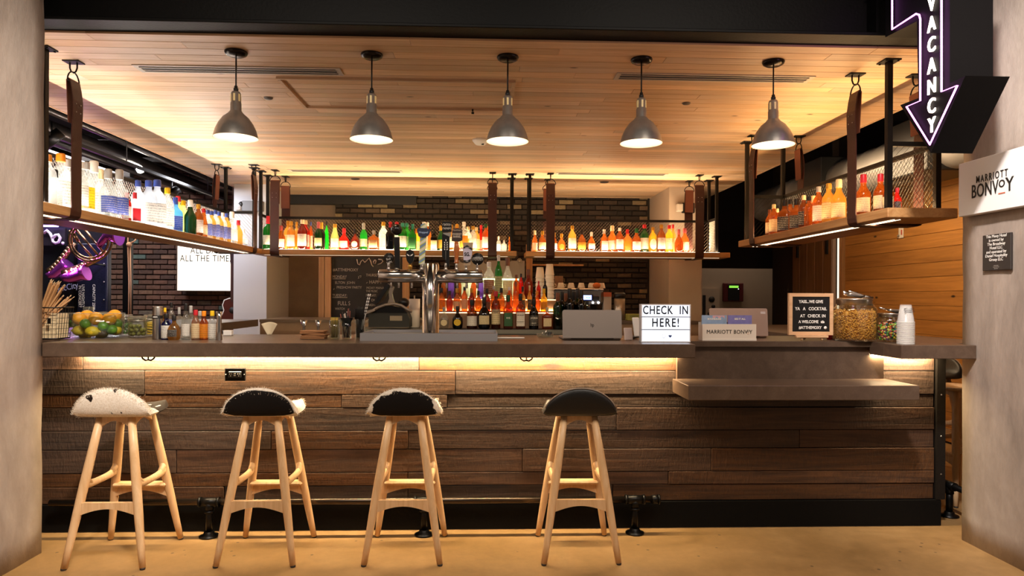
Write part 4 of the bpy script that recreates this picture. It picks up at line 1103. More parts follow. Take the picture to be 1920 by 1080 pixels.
row([(1046, 549, 'wine', 'bottlegreen', '', 'n'), (1054, 547, 'wine', 'black', '', 'k'), (1061, 550, 'wine', 'bottlegreen', 'w', 'n'), (1068, 541, 'wine', 'black', 'w', 'k'), (1076, 547, 'wine', 'black', '', 'k'), (1083, 541, 'wine', 'bottlegreen', '', 'k'), (1090, 543, 'wine', 'black', 'c', 'k')],
    'in dark wine group', 'wine bottles behind the laptop', T0 + .001, (Y0 + .04, Y0 + .13, Y0 + .22, Y0 + .30), 'Y', 0)
placed.clear()
# ================================================================== beer tower
K = 1 / CF
def cx(px, Y, py=600): return at(px, py, Y=Y).x
def zz(px, py, Y): return at(px, py, Y=Y).z


def scrib(par, c, w, h, y, mat, seed, rad=.0011):
    """hand lettering too small to read: a looping chalk line"""
    r = random.Random(seed); n = 26
    n = 60; lo = 5 + seed % 3
    pts = [(c[0] - w / 2 + w * k / n - h * .30 * math.sin(2 * PI * lo * k / n), y, c[1] - h * .5 * math.cos(2 * PI * lo * k / n) * (.45 + .55 * abs(math.sin(k * .17 + seed)))) for k in range(n + 1)]
    return G().tube(pts, rad, 4).obj('hand_lettering', mat, par)


TY = 4.06; tX = cx(807.5, TY)
tw = thing('beer_tower', 'polished steel T-shaped beer tower with nine tap handles', 'beer tower', (tX, TY, WZ))
zt = zz(807, 499, TY) - WZ
G().lathe([(.066, 0), (.066, .012), (.050, .014), (.050, zt), (.044, zt + .008), (0, zt + .008)], n=32).obj('column', CHROME, tw)
G().lathe([(.034, .0), (.034, zt + .004), (0, zt + .006)], (0, -.045, 0), 24).obj('front_column', CHROME, tw)
za = zz(807, 520, TY) - WZ; ar = .0385
for a, b, nm in ((710, 806, 'arm'), (806, 905, 'arm')):
    x0, x1 = cx(a, TY) - tX, cx(b, TY) - tX
    if a == 710: G().tube([(x0, 0, za), (x0 + .004, 0, za), (-.03, 0, za)], [ar * .9, ar, ar], 24).obj(nm, CHROME, tw)
    else: G().tube([(.03, 0, za), (x1 - .004, 0, za), (x1, 0, za)], [ar, ar, ar * .9], 24).obj(nm, CHROME, tw)
for k in range(8):
    a = 2 * PI * k / 8; G().lathe([(.006, .012), (.006, .018), (0, .019)], (.058 * math.cos(a), .058 * math.sin(a), 0), 6).obj('bolt', STEEL, tw)


def handle(px, name='tap_handle'):
    """returns handle part and a function pixel -> local x, z"""
    hy = -.01
    def L(x, y): q = at(x, y, Y=TY + hy); return (q.x - tX, q.z - WZ)
    x, z = L(px, 508)
    f = G().lathe([(.011, -.004), (.011, .006), (.007, .010), (.0085, .014), (.0085, .036), (.006, .04)], (x, hy, za + ar), 12).obj('ferrule', STEEL, tw)
    fy = TY + .03
    G().tube([(x, .03, za - .01), (x, .075, za - .012), (x, .085, za - .03), (x, .085, za - .07)], .008, 8).obj('faucet', CHROME, tw)
    return hy, L


def slab(pxs, th, mat, L, hy, name='tap_handle', dy=0):
    return G().prism([L(*p) for p in pxs], hy + dy - th / 2, hy + dy + th / 2).obj(name, mat, tw)


CHALK = pm('#d9d4cc', .7); BLK = pm('#0d0b0b', .35)
def disc(c, r, L, hy, mat, dy=0, th=.008, name='tap_handle'):
    x, z = L(*c); return G().lathe([(0, -th), (r, -th), (r, th), (0, th)], n=24).obj(name, mat, tw, (x, hy + dy, z), (PI / 2, 0, 0))
# 1 chalk lettered disc
hy, L = handle(729); h = disc((729.5, 486), .030, L, hy, BLK); text('Bud\nLight', .019, (*[L(729.5, 486)[0]], hy - .009, L(0, 486)[1]), CHALK, tw, rot=(PI / 2, -.3, 0), xs=.85)
# 2 black ball on a stick
hy, L = handle(744); slab([(739, 447), (749, 447), (750.5, 505), (741, 505)], .022, BLK, L, hy)
x, z = L(743.6, 433); G().ball((x, hy, z), .033, 20).obj('knob', pm('#0d0b0b', .25), tw)
# 3 black shield with pale eyes
hy, L = handle(769); slab([(761, 480), (763, 473), (769, 470), (775, 473), (777.5, 480), (775, 492), (771, 497), (767, 497), (763, 491)], .02, BLK, L, hy)
slab([(763, 478), (768, 481), (768, 483), (764, 481)], .003, PAPERW, L, hy, 'inlay', -.011); slab([(775, 478), (770, 481), (770, 483), (774, 481)], .003, PAPERW, L, hy, 'inlay', -.011)
x, z = L(769, 502); G().lathe([(.011, -.02), (.014, 0), (.010, .016)], (x, hy, z), 14).obj('brass_neck', pm('#c89a4a', .3, .9), tw)
# 4 striped handle with blue badge
hy, L = handle(790.5)
M_STR, nt_, b_, o_ = newmat('striped_handle'); tc_ = nd(nt_, 'ShaderNodeTexCoord'); mp_ = nd(nt_, 'ShaderNodeMapping', {'Vector': tc_.outputs['Object'], 'Rotation': (0, .6, 0)})
wv_ = nd(nt_, 'ShaderNodeTexWave', {'Vector': mp_.outputs[0], 'Scale': 9.0}, bands_direction='Z')
nt_.links.new(ramp(nt_, wv_.outputs[0], [(.30, '#e9e6d2'), (.36, '#c6d04a'), (.66, '#c6d04a'), (.72, '#7d98b8')]), b_.inputs['Base Color'])
slab([(789, 424), (797, 421), (801, 425), (796, 498), (785.5, 498)], .02, M_STR, L, hy)
slab([(782, 433), (787, 430), (800, 431), (807.5, 433), (806, 440), (803, 445), (795, 447), (785, 446)], .014, pm('#2a3350', .4), L, hy, 'badge', -.012)
text('Hopped', .0165, (L(794.5, 438)[0], hy - .020, L(794.5, 438.5)[1]), pm('#a9c4ea', .5), tw, bold=.0003)
# 5 black barley handle
hy, L = handle(836); slab([(829, 440), (843, 446), (842.5, 503), (836, 494), (834, 490), (829, 483)], .018, BLK, L, hy)
slab([(831, 438), (846, 438), (845, 447), (831, 441)], .012, pm('#9b958e', .4), L, hy, 'metal_collar', .002)
slab([(829, 418), (847, 418), (847, 437), (829, 438)], .02, BLK, L, hy, 'badge'); scrib(tw, L(838, 424), .046, .014, hy - .011, CHALK, 3); scrib(tw, L(838, 431), .046, .012, hy - .011, CHALK, 4)
slab([(835.2, 473), (836.6, 473), (836.4, 490), (835.6, 489)], .003, STEEL, L, hy, 'barley_stem', -.010)
for k in range(4):
    for s in (-1, 1):
        x, z = L(836.2 + s * 2.3, 457.5 + k * 4.2)
        G().ball((0, 0, 0), .0055, 8, (.62, .35, 1.1)).obj('barley_grain', PAPERW, tw, (x, hy - .010, z), (0, s * .45, 0))
x, z = L(836.2, 453); G().ball((x, hy - .010, z), .006, 8, (.6, .35, 1.2)).obj('barley_grain', PAPERW, tw)
# 6 turned wooden handle with barrel badge
hy, L = handle(856); x, z = L(856, 455); zb = za + ar + .036
hh = z - zb; G().lathe([(.010, 0), (.016, .05 * hh), (.011, .10 * hh), (.0125, .3 * hh), (.016, .62 * hh), (.0145, .8 * hh), (.010, hh)], (x, hy, zb), 16).obj('tap_handle', pm('#b8662a', .35, coat=.4), tw)
slab([(848, 434), (857, 430), (867, 433), (867, 453), (858, 456), (847, 454)], .016, pm('#3b2c28', .45), L, hy, 'badge')
text('WHISKEY\nBARREL', .0165, (L(857, 443)[0], hy - .010, L(857, 444)[1]), pm('#cfc0ae', .5), tw, xs=.8, bold=.0004, line=.9)
scrib(tw, L(857, 434.5), .048, .007, hy - .009, pm('#cfc0ae', .5), 6)
# 7 pint shaped handle with monogram
hy, L = handle(874); slab([(868, 457), (887, 457), (885.5, 478), (882, 500), (869.5, 500), (868.5, 478)], .02, pm('#b39a7c', .45), L, hy)
slab([(869, 466), (876, 463), (885, 469), (885, 480), (881, 491), (869.5, 492), (868.8, 480)], .004, pm('#cfc6d8', .5), L, hy, 'badge', -.011)
slab([(869, 466), (876, 462), (885, 468), (885, 472), (876, 466), (869, 469)], .004, INK, L, hy, 'badge_band', -.013); slab([(869, 490), (876, 491), (883, 488), (882, 493), (875, 495.5), (869.5, 494)], .004, INK, L, hy, 'badge_band', -.013)
text('SG.', .030, (L(876, 480)[0], hy - .0145, L(876, 479.5)[1]), INK, tw, xs=.8, bold=.0008)
text('SOUTHERN', .006, (L(877, 467)[0], hy - .0155, L(877, 466.5)[1]), PAPERW, tw); text('GRIST', .006, (L(876, 492.5)[0], hy - .0155, L(876, 492.7)[1]), PAPERW, tw)
# 8 chalk lettered disc on the right
hy, L = handle(895); disc((895.5, 488), .036, L, hy, BLK); scrib(tw, L(895.5, 488), .052, .020, hy - .009, CHALK, 5)
# drip tray
d0 = 3.775; dX0, dX1 = cx(675, d0), cx(933, d0)
dt = thing('drip_tray', 'long stainless steel drip tray under the beer tower', 'drip tray', ((dX0 + dX1) / 2, d0, WZ)); hx = (dX1 - dX0) / 2
g = G().frame(-hx, hx, 0, .42, .006, .006, .042, True).box((-hx, 0, .0), (hx, .42, .006))
g.obj('tray', pm('#b9b6b8', .32, .55), dt)
for k in range(18): G().box((-hx + .02, .014 + k * .0115, .030), (hx - .02, .020 + k * .0115, .034)).obj('grate_bar', STEEL, dt)
tw.location.z = WZ + .007

# ================================================================== left end of the counter
q = at(97, 634, Z=WZ); bY = 3.84
bk = thing('wire_basket', 'black wire basket of wrapped straws beside the left pillar', 'basket', (cx(90, bY), bY, WZ + .002))
BWd, BD, BH = .085, .065, .172
W_ = pm('#1a1411', .45, .5)
for nm, z, f in (('rim', BH, 1.12), ('base_ring', .004, .95)):
    G().tube([(sx * BWd * f, sy * BD * f, z) for sx, sy in ((-1, -1), (1, -1), (1, 1), (-1, 1))], .0035, 6, True).obj(nm, W_, bk)
g = G()
for k in range(9):
    s = -1 + 2 * k / 8
    for sy in (-1, 1): g.tube([(s * BWd * .95, sy * BD * .95, .004), (s * BWd * 1.12, sy * BD * 1.12, BH)], .0013, 4)
    if k < 7:
        s = -1 + 2 * k / 6
        for sx in (-1, 1): g.tube([(sx * BWd * .95, s * BD * .95, .004), (sx * BWd * 1.12, s * BD * 1.12, BH)], .0013, 4)
for k in range(1, 6):
    z = BH * k / 6; f = .95 + .17 * k / 6
    g.tube([(sx * BWd * f, sy * BD * f, z) for sx, sy in ((-1, -1), (1, -1), (1, 1), (-1, 1))], .0013, 4, True)
g.obj('wire_grid', W_, bk)
G().cbox((.05, -BD * 1.09, .10), (.016, .004, .028)).obj('card_clip', W_, bk)
G().box((-.06, -.03, .006), (.075, .058, .140)).obj('paper_liner', pm('#e8cfa4', .7), bk)
SW = pm('#b98a5a', .6, var=.15); r = random.Random(4)
for k in range(13):
    b0 = Vector((cx(78 + r.uniform(-2, 5), bY), bY - .05 + r.uniform(0, .03), WZ + .05 + r.uniform(0, .04)))
    tipx, tipy = [(98, 523), (104, 528), (112, 526), (108, 536), (122, 533), (117, 541), (112, 552), (120, 553), (128, 556), (134, 553), (140, 556), (132, 564), (126, 570)][k]
    e = at(tipx, tipy, Y=bY - .05 + .008 * k); d = (e - b0)
    t = thing('wrapped_straw', 'brown paper wrapped straw standing in the wire basket', 'straw', b0, group='wrapped straws in the wire basket')
    L = d.length; quat = d.to_track_quat('Z', 'Y').to_euler(); t.rotation_euler = quat
    G().box((-.0095, -.004, 0), (.0095, .004, L - .022)).obj('wrapper', SW, t)
    G().prism([(-.0095, L - .024), (.0095, L - .024), (.014, L - .004), (.004, L - .013), (-.005, L), (-.013, L - .009)], -.0008, .0008).obj('torn_end', pm('#d6b48a', .6), t)
# fruit bowl
fY = 4.0; fX = cx(180, fY)
bw_ = thing('glass_bowl', 'oval clear glass bowl heaped with citrus fruit', 'bowl', (fX, fY, WZ))
G().lathe([(0, .004), (.125, .004), (.140, .012), (.149, .05), (.152, .140), (.149, .140), (.145, .05), (.135, .016), (0, .010)], n=40, cap=False, sy=.78).obj('bowl', glass('#eef4f2', .03, 1.3), bw_)
G().tube([(.151 * math.cos(a), .151 * .78 * math.sin(a), .140) for a in [2 * PI * k / 40 for k in range(40)]], .0022, 6, True).obj('rim', glass('#f4f7f6', .3, 1.5), bw_)
CIT = {'orange': (pm('#ea9a1c', .45, bump=.2, bscale=140, var=.08), .038, (1, 1, .97)), 'lemon': (pm('#ecc02c', .42, bump=.2, bscale=130, var=.08), .031, (1.22, .95, .95)), 'lime': (pm('#5e8a22', .4, bump=.15, bscale=130, var=.25), .028, (1.1, 1, 1))}
fl = [('orange', 148, 597, 3.97, 'on top at the left'), ('orange', 163, 593, 4.05, 'on top behind the leftmost one'), ('orange', 180, 597, 3.945, 'largest one on top at the middle'), ('orange', 205, 598, 3.965, 'on top at the right'), ('orange', 215, 592, 4.045, 'on top at the far right back'),
      ('lime', 140, 606, 3.985, 'against the left side'), ('lime', 160, 607, 3.925, 'left of the middle'), ('lime', 193.5, 612, 3.935, 'right of the middle'), ('lime', 209, 618, 3.965, 'low at the right'), ('lime', 219, 607, 4.02, 'high against the right side'),
      ('lemon', 149, 620, 3.955, 'low at the left'), ('lemon', 173, 621.5, 3.92, 'low at the front middle'), ('lemon', 217, 619, 4.02, 'low against the right side'), ('lemon', 160, 626, 4.0, 'at the very bottom'), ('lemon', 190, 625, 4.0, 'at the bottom behind the limes')]
for k, px, py, Y, wh in fl:
    m, rr, sq = CIT[k]; p = at(px, py, Y=Y); rr *= 1.0 if k != 'orange' else .98
    t = thing(k, '%s %s in the glass bowl' % (k, wh), k, p, R.uniform(0, 6), 'citrus fruit in the glass bowl')
    G().ball((0, 0, 0), rr, 18, sq).obj('fruit', m, t)
    if k == 'lemon': G().lathe([(.009, 0), (.006, .006), (0, .009)], n=8).obj('tip', m, t, (rr * 1.2, 0, 0), (0, PI / 2, 0))
    else: G().lathe([(.004, 0), (.003, .003), (0, .0035)], n=6).obj('stem_end', pm('#6b6a2a', .7), t, (0, -rr * .6, rr * .78), (PI / 5, 0, 0))
p = at(235, 600, Y=4.1)


def jar(loc, r, h, label, lid=True, cat='jar'):
    t = thing('garnish_jar', label, cat, loc)
    G().lathe([(0, .003), (r * .94, .003), (r, .012), (r, h * .86), (r * .96, h * .9), (r * .96, h), (r * .92, h), (r * .92, h * .9), (r * .95, h * .85), (r * .95, .014), (0, .008)], n=28, cap=False).obj('jar', glass('#f2f4ef', .05, 1.2), t)
    if lid:
        G().lathe([(0, h + .001), (r * 1.0, h + .001), (r * 1.02, h + .006), (r * .95, h + .014), (0, h + .016)], n=28, cap=False).obj('lid', glass('#f0f2ea', .35, 1.2), t)
        G().tube([(r * 1.03 * math.cos(a), r * 1.03 * math.sin(a), h * .88) for a in [2 * PI * k / 24 for k in range(24)]], .0016, 5, True).tube([(r * 1.02, 0, h * .88), (r * 1.10, 0, h * .95), (r * 1.02, 0, h + .006)], .0018, 5).obj('wire_clip', STEEL, t)
    return t


j1 = jar((cx(236, 4.18), 4.18, WZ), .036, .115, 'clip top jar of mint leaves behind the fruit bowl')
j2 = jar((cx(258, 4.02), 4.02, WZ), .050, .110, 'clip top jar of green olives beside the fruit bowl')
j3 = jar((cx(281, 4.14), 4.14, WZ), .034, .115, 'clip top jar of lemon slices left of the steel shaker')
r = random.Random(9)
for k in range(20):
    a = r.uniform(0, 6.28); lay = k // 8; rad = .033 * math.sqrt(r.random())
    rad = .032 if k % 8 else 0.0; a = k * 2 * PI / 7 + lay * .5
    t = thing('olive', 'green olive in the clip top jar', 'olive', (j2.location.x + rad * math.cos(a), 4.02 + rad * math.sin(a), WZ + .022 + lay * .022), a, 'olives in the jar')
    G().ball((0, 0, 0), .0125, 10, (1.15, .95, .95)).obj('flesh', pm('#7d7a2e', .35, var=.15), t); G().lathe([(.003, 0), (.003, .002), (0, .002)], n=6).obj('pit_hole', pm('#4a3a1c', .5), t, (.0135, 0, 0), (0, PI / 2, 0))
for k in range(6):
    t = thing('lemon_slice', 'lemon slice stacked in the clip top jar', 'lemon slice', (j3.location.x, 4.14, WZ + .018 + k * .0125), k, 'lemon slices in the jar')
    G().lathe([(0, 0), (.026, 0), (.027, .003), (.026, .006), (0, .006)], n=18, cap=False).obj('flesh', pm('#f1d86a', .4), t, rot=(.18, .1, 0)); G().lathe([(.0265, -.0005), (.028, .003), (.0265, .0065)], n=18, cap=False).obj('rind', pm('#e3b21e', .4), t, rot=(.18, .1, 0))
g = G()
for k in range(60):
    a, rad, z = r.uniform(0, 6.28), .027 * math.sqrt(r.random()), .016 + r.random() * .065; d = Vector((r.uniform(-1, 1), r.uniform(-1, 1), r.uniform(-1, 1))).normalized(); e = d.orthogonal().normalized() * .005
    p0 = Vector((rad * math.cos(a), rad * math.sin(a), z)); g.add([p0 - d * .008, p0 + e, p0 + d * .008, p0 - e], [(0, 1, 2, 3)])
tag(g.obj('mint_leaves', pm('#3f7a22', .5, var=.3), None, (j1.location.x, 4.18, WZ), kind='stuff'), 'fresh mint leaves filling the jar behind the fruit bowl', 'mint')
# steel shaker and bitters
t = thing('shaker', 'tall brushed steel cylinder shaker with black band', 'shaker', (cx(295.5, 3.86), 3.86, WZ))
G().lathe([(.0255, 0), (.0262, .004), (.0262, .178), (.0245, .183), (0, .183)], n=28).obj('cylinder', STEEL, t)
G().lathe([(.0268, .115), (.0268, .132)], n=28, cap=False).obj('band', INK, t)
scrib(t, (0, .1235), .022, .005, -.0272, PAPERW, 7)


def small(px, top, Y, kind, gl, lab, cap, label, **k):
    p = at(px, top, Y=Y); return bottle((p.x, Y, WZ), p.z - WZ, kind, gl, lab, cap, label, 'small bottles beside the steel shaker', **k)


GL['cobalt'] = ('#1c3fb0', .5); GL['rose'] = ('#e8a090', .5); GL['cream'] = ('#e6c9b4', .8)
small(312, 588, 3.83, 'dash', 'cobalt', 'w', 'k', 'cobalt blue dropper bottle with white label beside the steel shaker', rs=1.15)
small(326.5, 591, 3.80, 'rnd', 'gold', 'k', 'k', 'brown apothecary bottle with ornate black label', rs=1.0)
small(349, 569, 3.83, 'bou', 'clear', 'w', 'k', 'clear flask shaped bottle with pink tinted bottom', rs=.80)
small(367, 581, 3.82, 'dash', 'cream', 'c', 'r', 'small cream bitters bottle with red cap', rs=.85, ink='#b4402c')
small(382.5, 583, 3.83, 'dash', 'orange', 'o', 'o', 'small orange bitters bottle with orange cap', rs=.88)
small(398, 582.5, 3.84, 'dash', 'clear', 'w', 'y', 'small bitters bottle in oversized white paper with yellow cap', rs=.88)
small(309.5, 577, 3.93, 'std', 'gold', 'w', 'y', 'slim bottle with yellow cap behind the blue dropper bottle', rs=.75)
small(321.5, 567, 3.97, 'std', 'clear', 'u', 'k', 'slim clear bottle with black cap behind the apothecary bottle', rs=.72)
small(336, 576, 3.98, 'squat', 'clear', '', 's', 'square clear decanter behind the apothecary bottle', rs=.55)
small(358, 573, 3.99, 'squat', 'clear', '', 's', 'square clear decanter behind the flask shaped bottle', rs=.62)
small(375, 583, 3.95, 'dash', 'clear', '', 's', 'small clear bottle between cream and orange bitters', rs=.8)
p = at(411, 584, Y=3.80); t = thing('jigger', 'tall polished steel jigger right of the bitters', 'jigger', (p.x, 3.80, WZ))
G().lathe([(.016, .0), (.017, .003), (.0145, .08), (.0125, .12), (.0150, p.z - WZ), (.0140, p.z - WZ), (.0115, .125), (0, .12)], n=24, cap=False).obj('cup', CHROME, t)
p = at(428, 626, Y=4.25); tag(G().bbox((0, 0, .016), (.05, .04, .032), .003).obj('white_tub', PAPERW, None, (p.x, 4.25, WZ)), 'small white tub at the back of the counter right of the bitters', 'tub')

# ================================================================== middle of the counter
p = at(505, 622, Y=4.28); t = thing('filter_cone', 'cream paper cone lying behind the counter edge', 'paper cone', (p.x, 4.28, WZ))
G().sheet(lambda u, v: ((-.05 + .10 * u) * (1 - v * .75), .02 * math.sin(u * PI) * (1 - v * .5), .070 - .068 * v + .012 * math.sin(u * PI) * (1 - v)), 12, 8).obj('paper', pm('#e0cfae', .7), t).modifiers.new('t', 'SOLIDIFY').thickness = .002
for px, w_, lb in ((570, 12, 'left of the two steel cones above the envelopes'), (597, 10, 'right of the two steel cones above the envelopes')):
    Yc = 4.3; p = at(px, 600, Y=Yc); b = at(px, 619, Y=Yc); t = thing('steel_cone', lb, 'jigger', (p.x, Yc, WZ))
    G().lathe([(.010, .0), (.008, .03), (.008, .05), (w_ * .0019, p.z - WZ), (w_ * .0018, p.z - WZ), (.004, .05)], n=20, cap=False).obj('cone', CHROME, t)
r = random.Random(3)
EV = ['bottom envelope of the small brown paper stack', 'second envelope of the small brown paper stack', 'third envelope of the small brown paper stack', 'fourth envelope of the small brown paper stack', 'top envelope of the small brown paper stack']
for k in range(5):
    o = G().bbox((0, 0, 0), (.135, .085, .0085), .002).obj('paper_envelope', pm('#a9764c', .7, var=.1), None, (cx(591, 3.95) + r.uniform(-.012, .012), 3.95, WZ + .005 + k * .0095), (0, 0, r.uniform(-.12, .12)))
    tag(o, EV[k], 'envelope', 'paper envelopes in a stack')


def tumbler(px, top, Y, r0, r1, label, name='drinking_glass', mat=None):
    p = at(px, top, Y=Y); h = p.z - WZ; t = thing(name, label, 'glass', (p.x, Y, WZ))
    G().lathe([(0, .002), (r0, .002), (r1, h), (r1 - .002, h), (r0 - .002, .008), (0, .008)], n=24, cap=False).obj('glass', mat or glass('#eef2f0', .06, 1.2), t); return t, h


t, h = tumbler(628, 600, 3.93, .028, .031, 'glass full of wooden cocktail picks left of the straw cups')
for k in range(26):
    a = r.uniform(0, 6.28); rad = .021 * math.sqrt(r.random()); x, y = t.location.x + rad * math.cos(a), 3.93 + rad * math.sin(a)
    c_ = thing('cocktail_pick', 'wooden cocktail pick standing in the glass', 'cocktail pick', (x, y, WZ + .009), group='cocktail picks in the glass')
    G().tube([(0, 0, 0), (.2 * rad * math.cos(a), .2 * rad * math.sin(a), h + .004)], .0013, 5).obj('stick', pm('#c8a84e', .6), c_); G().ball((.2 * rad * math.cos(a), .2 * rad * math.sin(a), h + .004), .0024, 6).obj('tip', pm('#b0a040', .6), c_)
t, h = tumbler(650, 597, 3.92, .024, .032, 'glass of striped stirrers with a black funnel rim')
G().lathe([(.036, h + .004), (.028, h - .022), (.026, h - .045), (.024, h - .045), (.026, h - .022), (.033, h + .003)], n=22, cap=False).obj('funnel_rim', BLACK, t)
for k in range(14):
    a = r.uniform(0, 6.28); rad = .012; x, y = t.location.x + rad * math.cos(a), 3.92 + rad * math.sin(a)
    c_ = thing('stirrer', 'striped paper stirrer in the black rimmed glass', 'stirrer', (x, y, WZ + .009), group='striped stirrers')
    dx = r.uniform(-.028, .028); G().tube([(0, 0, 0), (dx, r.uniform(-.01, .01), h + r.uniform(.0, .05))], .0022, 6).obj('stick', pm(r.choice(('#e8ddd0', '#9c4a3a', '#2a2220')), .6), c_)
t, h = tumbler(675.5, 580, 3.92, .026, .030, 'tall glass of black straws with a black rim beside the drip tray')
G().lathe([(.032, h + .002), (.031, h - .055), (.0285, h - .055), (.029, h + .002)], n=22, cap=False).obj('black_rim', BLACK, t)
for k in range(16):
    a = 2 * PI * k / 9; rad = .018 if k < 9 else .009; x, y = t.location.x + rad * math.cos(a), 3.92 + rad * math.sin(a)
    c_ = thing('drinking_straw', 'black straw in the tall black rimmed glass', 'straw', (x, y, WZ + .009), group='black straws')
    G().tube([(0, 0, 0), (0, 0, h + r.uniform(-.02, .01))], .003, 6).obj('tube', BLACK, c_)
for k, (px, py, e) in enumerate(((691, 551, 'left'), (694.5, 551, 'right'))):
    b0 = Vector((t.location.x + .008 + .006 * k, 3.905, WZ + .06)); e_ = at(px, py, Y=3.905); c_ = thing('striped_straw', 'longer %s striped straw leaning out of the tall glass' % e, 'straw', b0)
    G().tube([(0, 0, 0), e_ - b0], .0028, 8).obj('tube', pm('#d9d2ca', .5), c_)
    for j in range(6): q0 = (e_ - b0) * (.45 + .09 * j); G().tube([q0, q0 + (e_ - b0) * .03], .0030, 8).obj('stripe', pm('#3a2a26', .6), c_)
# till on the island cabinet
pY = 5.62; sc_ = pY * K; PX = cx(738, pY); ZT = 1.035
ps = thing('pos_terminal', 'black point of sale terminal with tilted screen behind the beer tower', 'till', (PX, 5.98, ZT + .001))
def pp_(x, y): q = at(x, y, Y=5.9); return (q.x - PX, q.z - ZT)
arch = [(690, 614), (690, 590), (700, 583), (715, 576), (732, 573), (750, 577), (762, 585), (767, 598), (767, 614)]
G().prism([(x, max(z, 0)) for x, z in [pp_(*p) for p in arch]], -.06, .16).obj('body', pm('#0b0909', .5, spec=.25), ps)
G().tube([(*[pp_(694, 586)[0]], -.065, pp_(694, 586)[1])] + [(pp_(x, y)[0], -.065, pp_(x, y)[1]) for x, y in ((708, 577), (722, 572), (738, 570), (752, 573), (764, 581), (772, 585))], .013, 8).obj('frame_arc', pm('#a89c8c', .4, .4), ps)
G().prism([pp_(*p) for p in ((724, 574), (741, 573), (736, 560), (734, 550), (738, 538), (731, 536), (728, 548), (729, 560))], -.055, -.01).obj('screen_arm', pm('#a89c8c', .4, .4), ps)
G().prism([pp_(*p) for p in ((698, 569), (726, 532), (732, 534), (712, 565), (703, 571))], -.08, .12).obj('screen', pm('#0c0b0b', .35), ps)
x, z = pp_(755, 568); G().lathe([(0, -.07), (.040, -.07), (.042, -.06), (.042, .06), (0, .07)], n=22, cap=False).obj('printer_roll', pm('#141212', .35), ps, (x, 0, z), (PI / 2, 0, 0))
x, z = pp_(742, 597); G().cbox((x, -.062, z), (.105, .004, .042)).obj('name_plate', printed('#a08f78', '#6a5c4c'), ps)
G().prism([pp_(*p) for p in ((683, 584), (704, 579), (704, 583), (686, 589))], -.11, -.05).obj('card_slot', pm('#a89c8c', .4), ps)
# ================================================================== right part of the counter
def laptop(x0, x1, top, base, Y, mat, label, lean=.06, skew=0):
    a, b = at(x0, base, Y=Y), at(x1, base, Y=Y); w_ = b.x - a.x; h = at(x0, top, Y=Y).z - WZ - .012
    t = thing('laptop', label, 'laptop', ((a.x + b.x) / 2, Y, WZ + .001))
    G().bbox((0, .125, .008), (w_ * .98, .235, .015), .004).obj('base', mat, t)
    g = G(); r_ = .012; pts = []
    for (cx_, cz_, a0) in ((w_ / 2 - r_, h - r_, 0), (-w_ / 2 + r_, h - r_, PI / 2)):
        for k in range(5): aa = a0 + PI / 2 * k / 4; pts.append((cx_ + r_ * math.cos(aa), cz_ + r_ * math.sin(aa)))
    pts += [(-w_ / 2, 0), (w_ / 2, 0)]
    g.prism(pts, -.004, .004); lid = g.obj('screen_lid', mat, t, (0, 0, .012), (-lean, 0, 0))
    G().tube([(-w_ * .36, .004, .012), (w_ * .36, .004, .012)], .006, 8).obj('hinge', pm('#5a5450', .4, .6), t)
    return t, lid, w_, h


SIL = pm('#a3968d', .38, .55, bump=.03, bscale=200)
t, lid, w_, h = laptop(1055, 1166, 581, 637, 3.86, SIL, 'open grey laptop with slim logo, left of the light box sign', .14)
text('hp', .030, (0, -.0046, h * .46), pm('#171310', .4), lid, rot=(PI / 2, 0, 0), ext=.0005, xs=.75, space=.85)
t, lid, w_, h = laptop(1331, 1440, 578, 634, 4.12, pm('#b79a8a', .4, .4, bump=.03, bscale=200), 'open rose grey laptop behind the white brochure holder', .10)
G().cbox((w_ * .42, -.005, h * .84), (.030, .001, .014)).obj('sticker', pm('#c9bab4', .5), lid)
p = at(1179, 638, Y=3.84); t = thing('smartphone', 'pale pink smartphone leaning between laptop and light box sign', 'phone', (p.x, 3.84, WZ + .002)); t.rotation_euler = (-.2, 0, .25)
G().bbox((0, 0, .036), (.052, .008, .072), .004).obj('case', pm('#c9b6ae', .4, .2), t)
for dz in (.058, .050): G().lathe([(0, -.003), (.006, -.003), (.006, 0)], n=12, cap=False).obj('lens', INK, t, (-.016, -.004, dz), (PI / 2, 0, 0))
p = at(1196, 636, Y=3.98); t = thing('card_reader', 'small white tablet stand behind the light box sign', 'tablet', (p.x, 3.98, WZ + .012)); t.rotation_euler = (-.2, 0, .5)
G().bbox((0, 0, .06), (.05, .012, .115), .004).obj('tablet', pm('#d8d2cc', .4), t); G().bbox((0, .045, .006), (.05, .09, .012), .003).obj('foot', pm('#6a625c', .5), t)
# cinema light box
Y = 3.70; a, b = at(1202, 638, Y=Y), at(1295, 571, Y=Y); w_, h = b.x - a.x, b.z - WZ
t = thing('light_box_sign', 'glowing white light box sign reading CHECK IN HERE on the counter', 'light box', ((a.x + b.x) / 2, Y, WZ + .001))
G().box((-w_ / 2, .006, 0), (w_ / 2, .048, h)).obj('casing', pm('#cfcfd6', .5), t)
G().frame(-w_ / 2, w_ / 2, 0, h, .0055, 0, .006).obj('frame', pm('#e8e8ee', .5), t)
G().box((-w_ / 2 + .004, .003, .005), (w_ / 2 - .004, .007, h - .005)).obj('lit_panel', em('#e6eeff', .62), t)
for k in (1, 2): G().box((-w_ / 2, -.001, h * k / 3 - .003), (w_ / 2, .003, h * k / 3 + .003)).obj('letter_rail', pm('#b8c4d8', .4), t)
LT = pm('#1a2026', .5)
text('CHECK  IN', .064, (-.002, -.0005, h * .835), LT, t, fit=w_ * .91, space=1.14, bold=.0011); text('HERE!', .066, (-.002, -.0005, h * .505), LT, t, fit=w_ * .54, space=1.22, bold=.0011)
hx_, hz = .024, h * .16
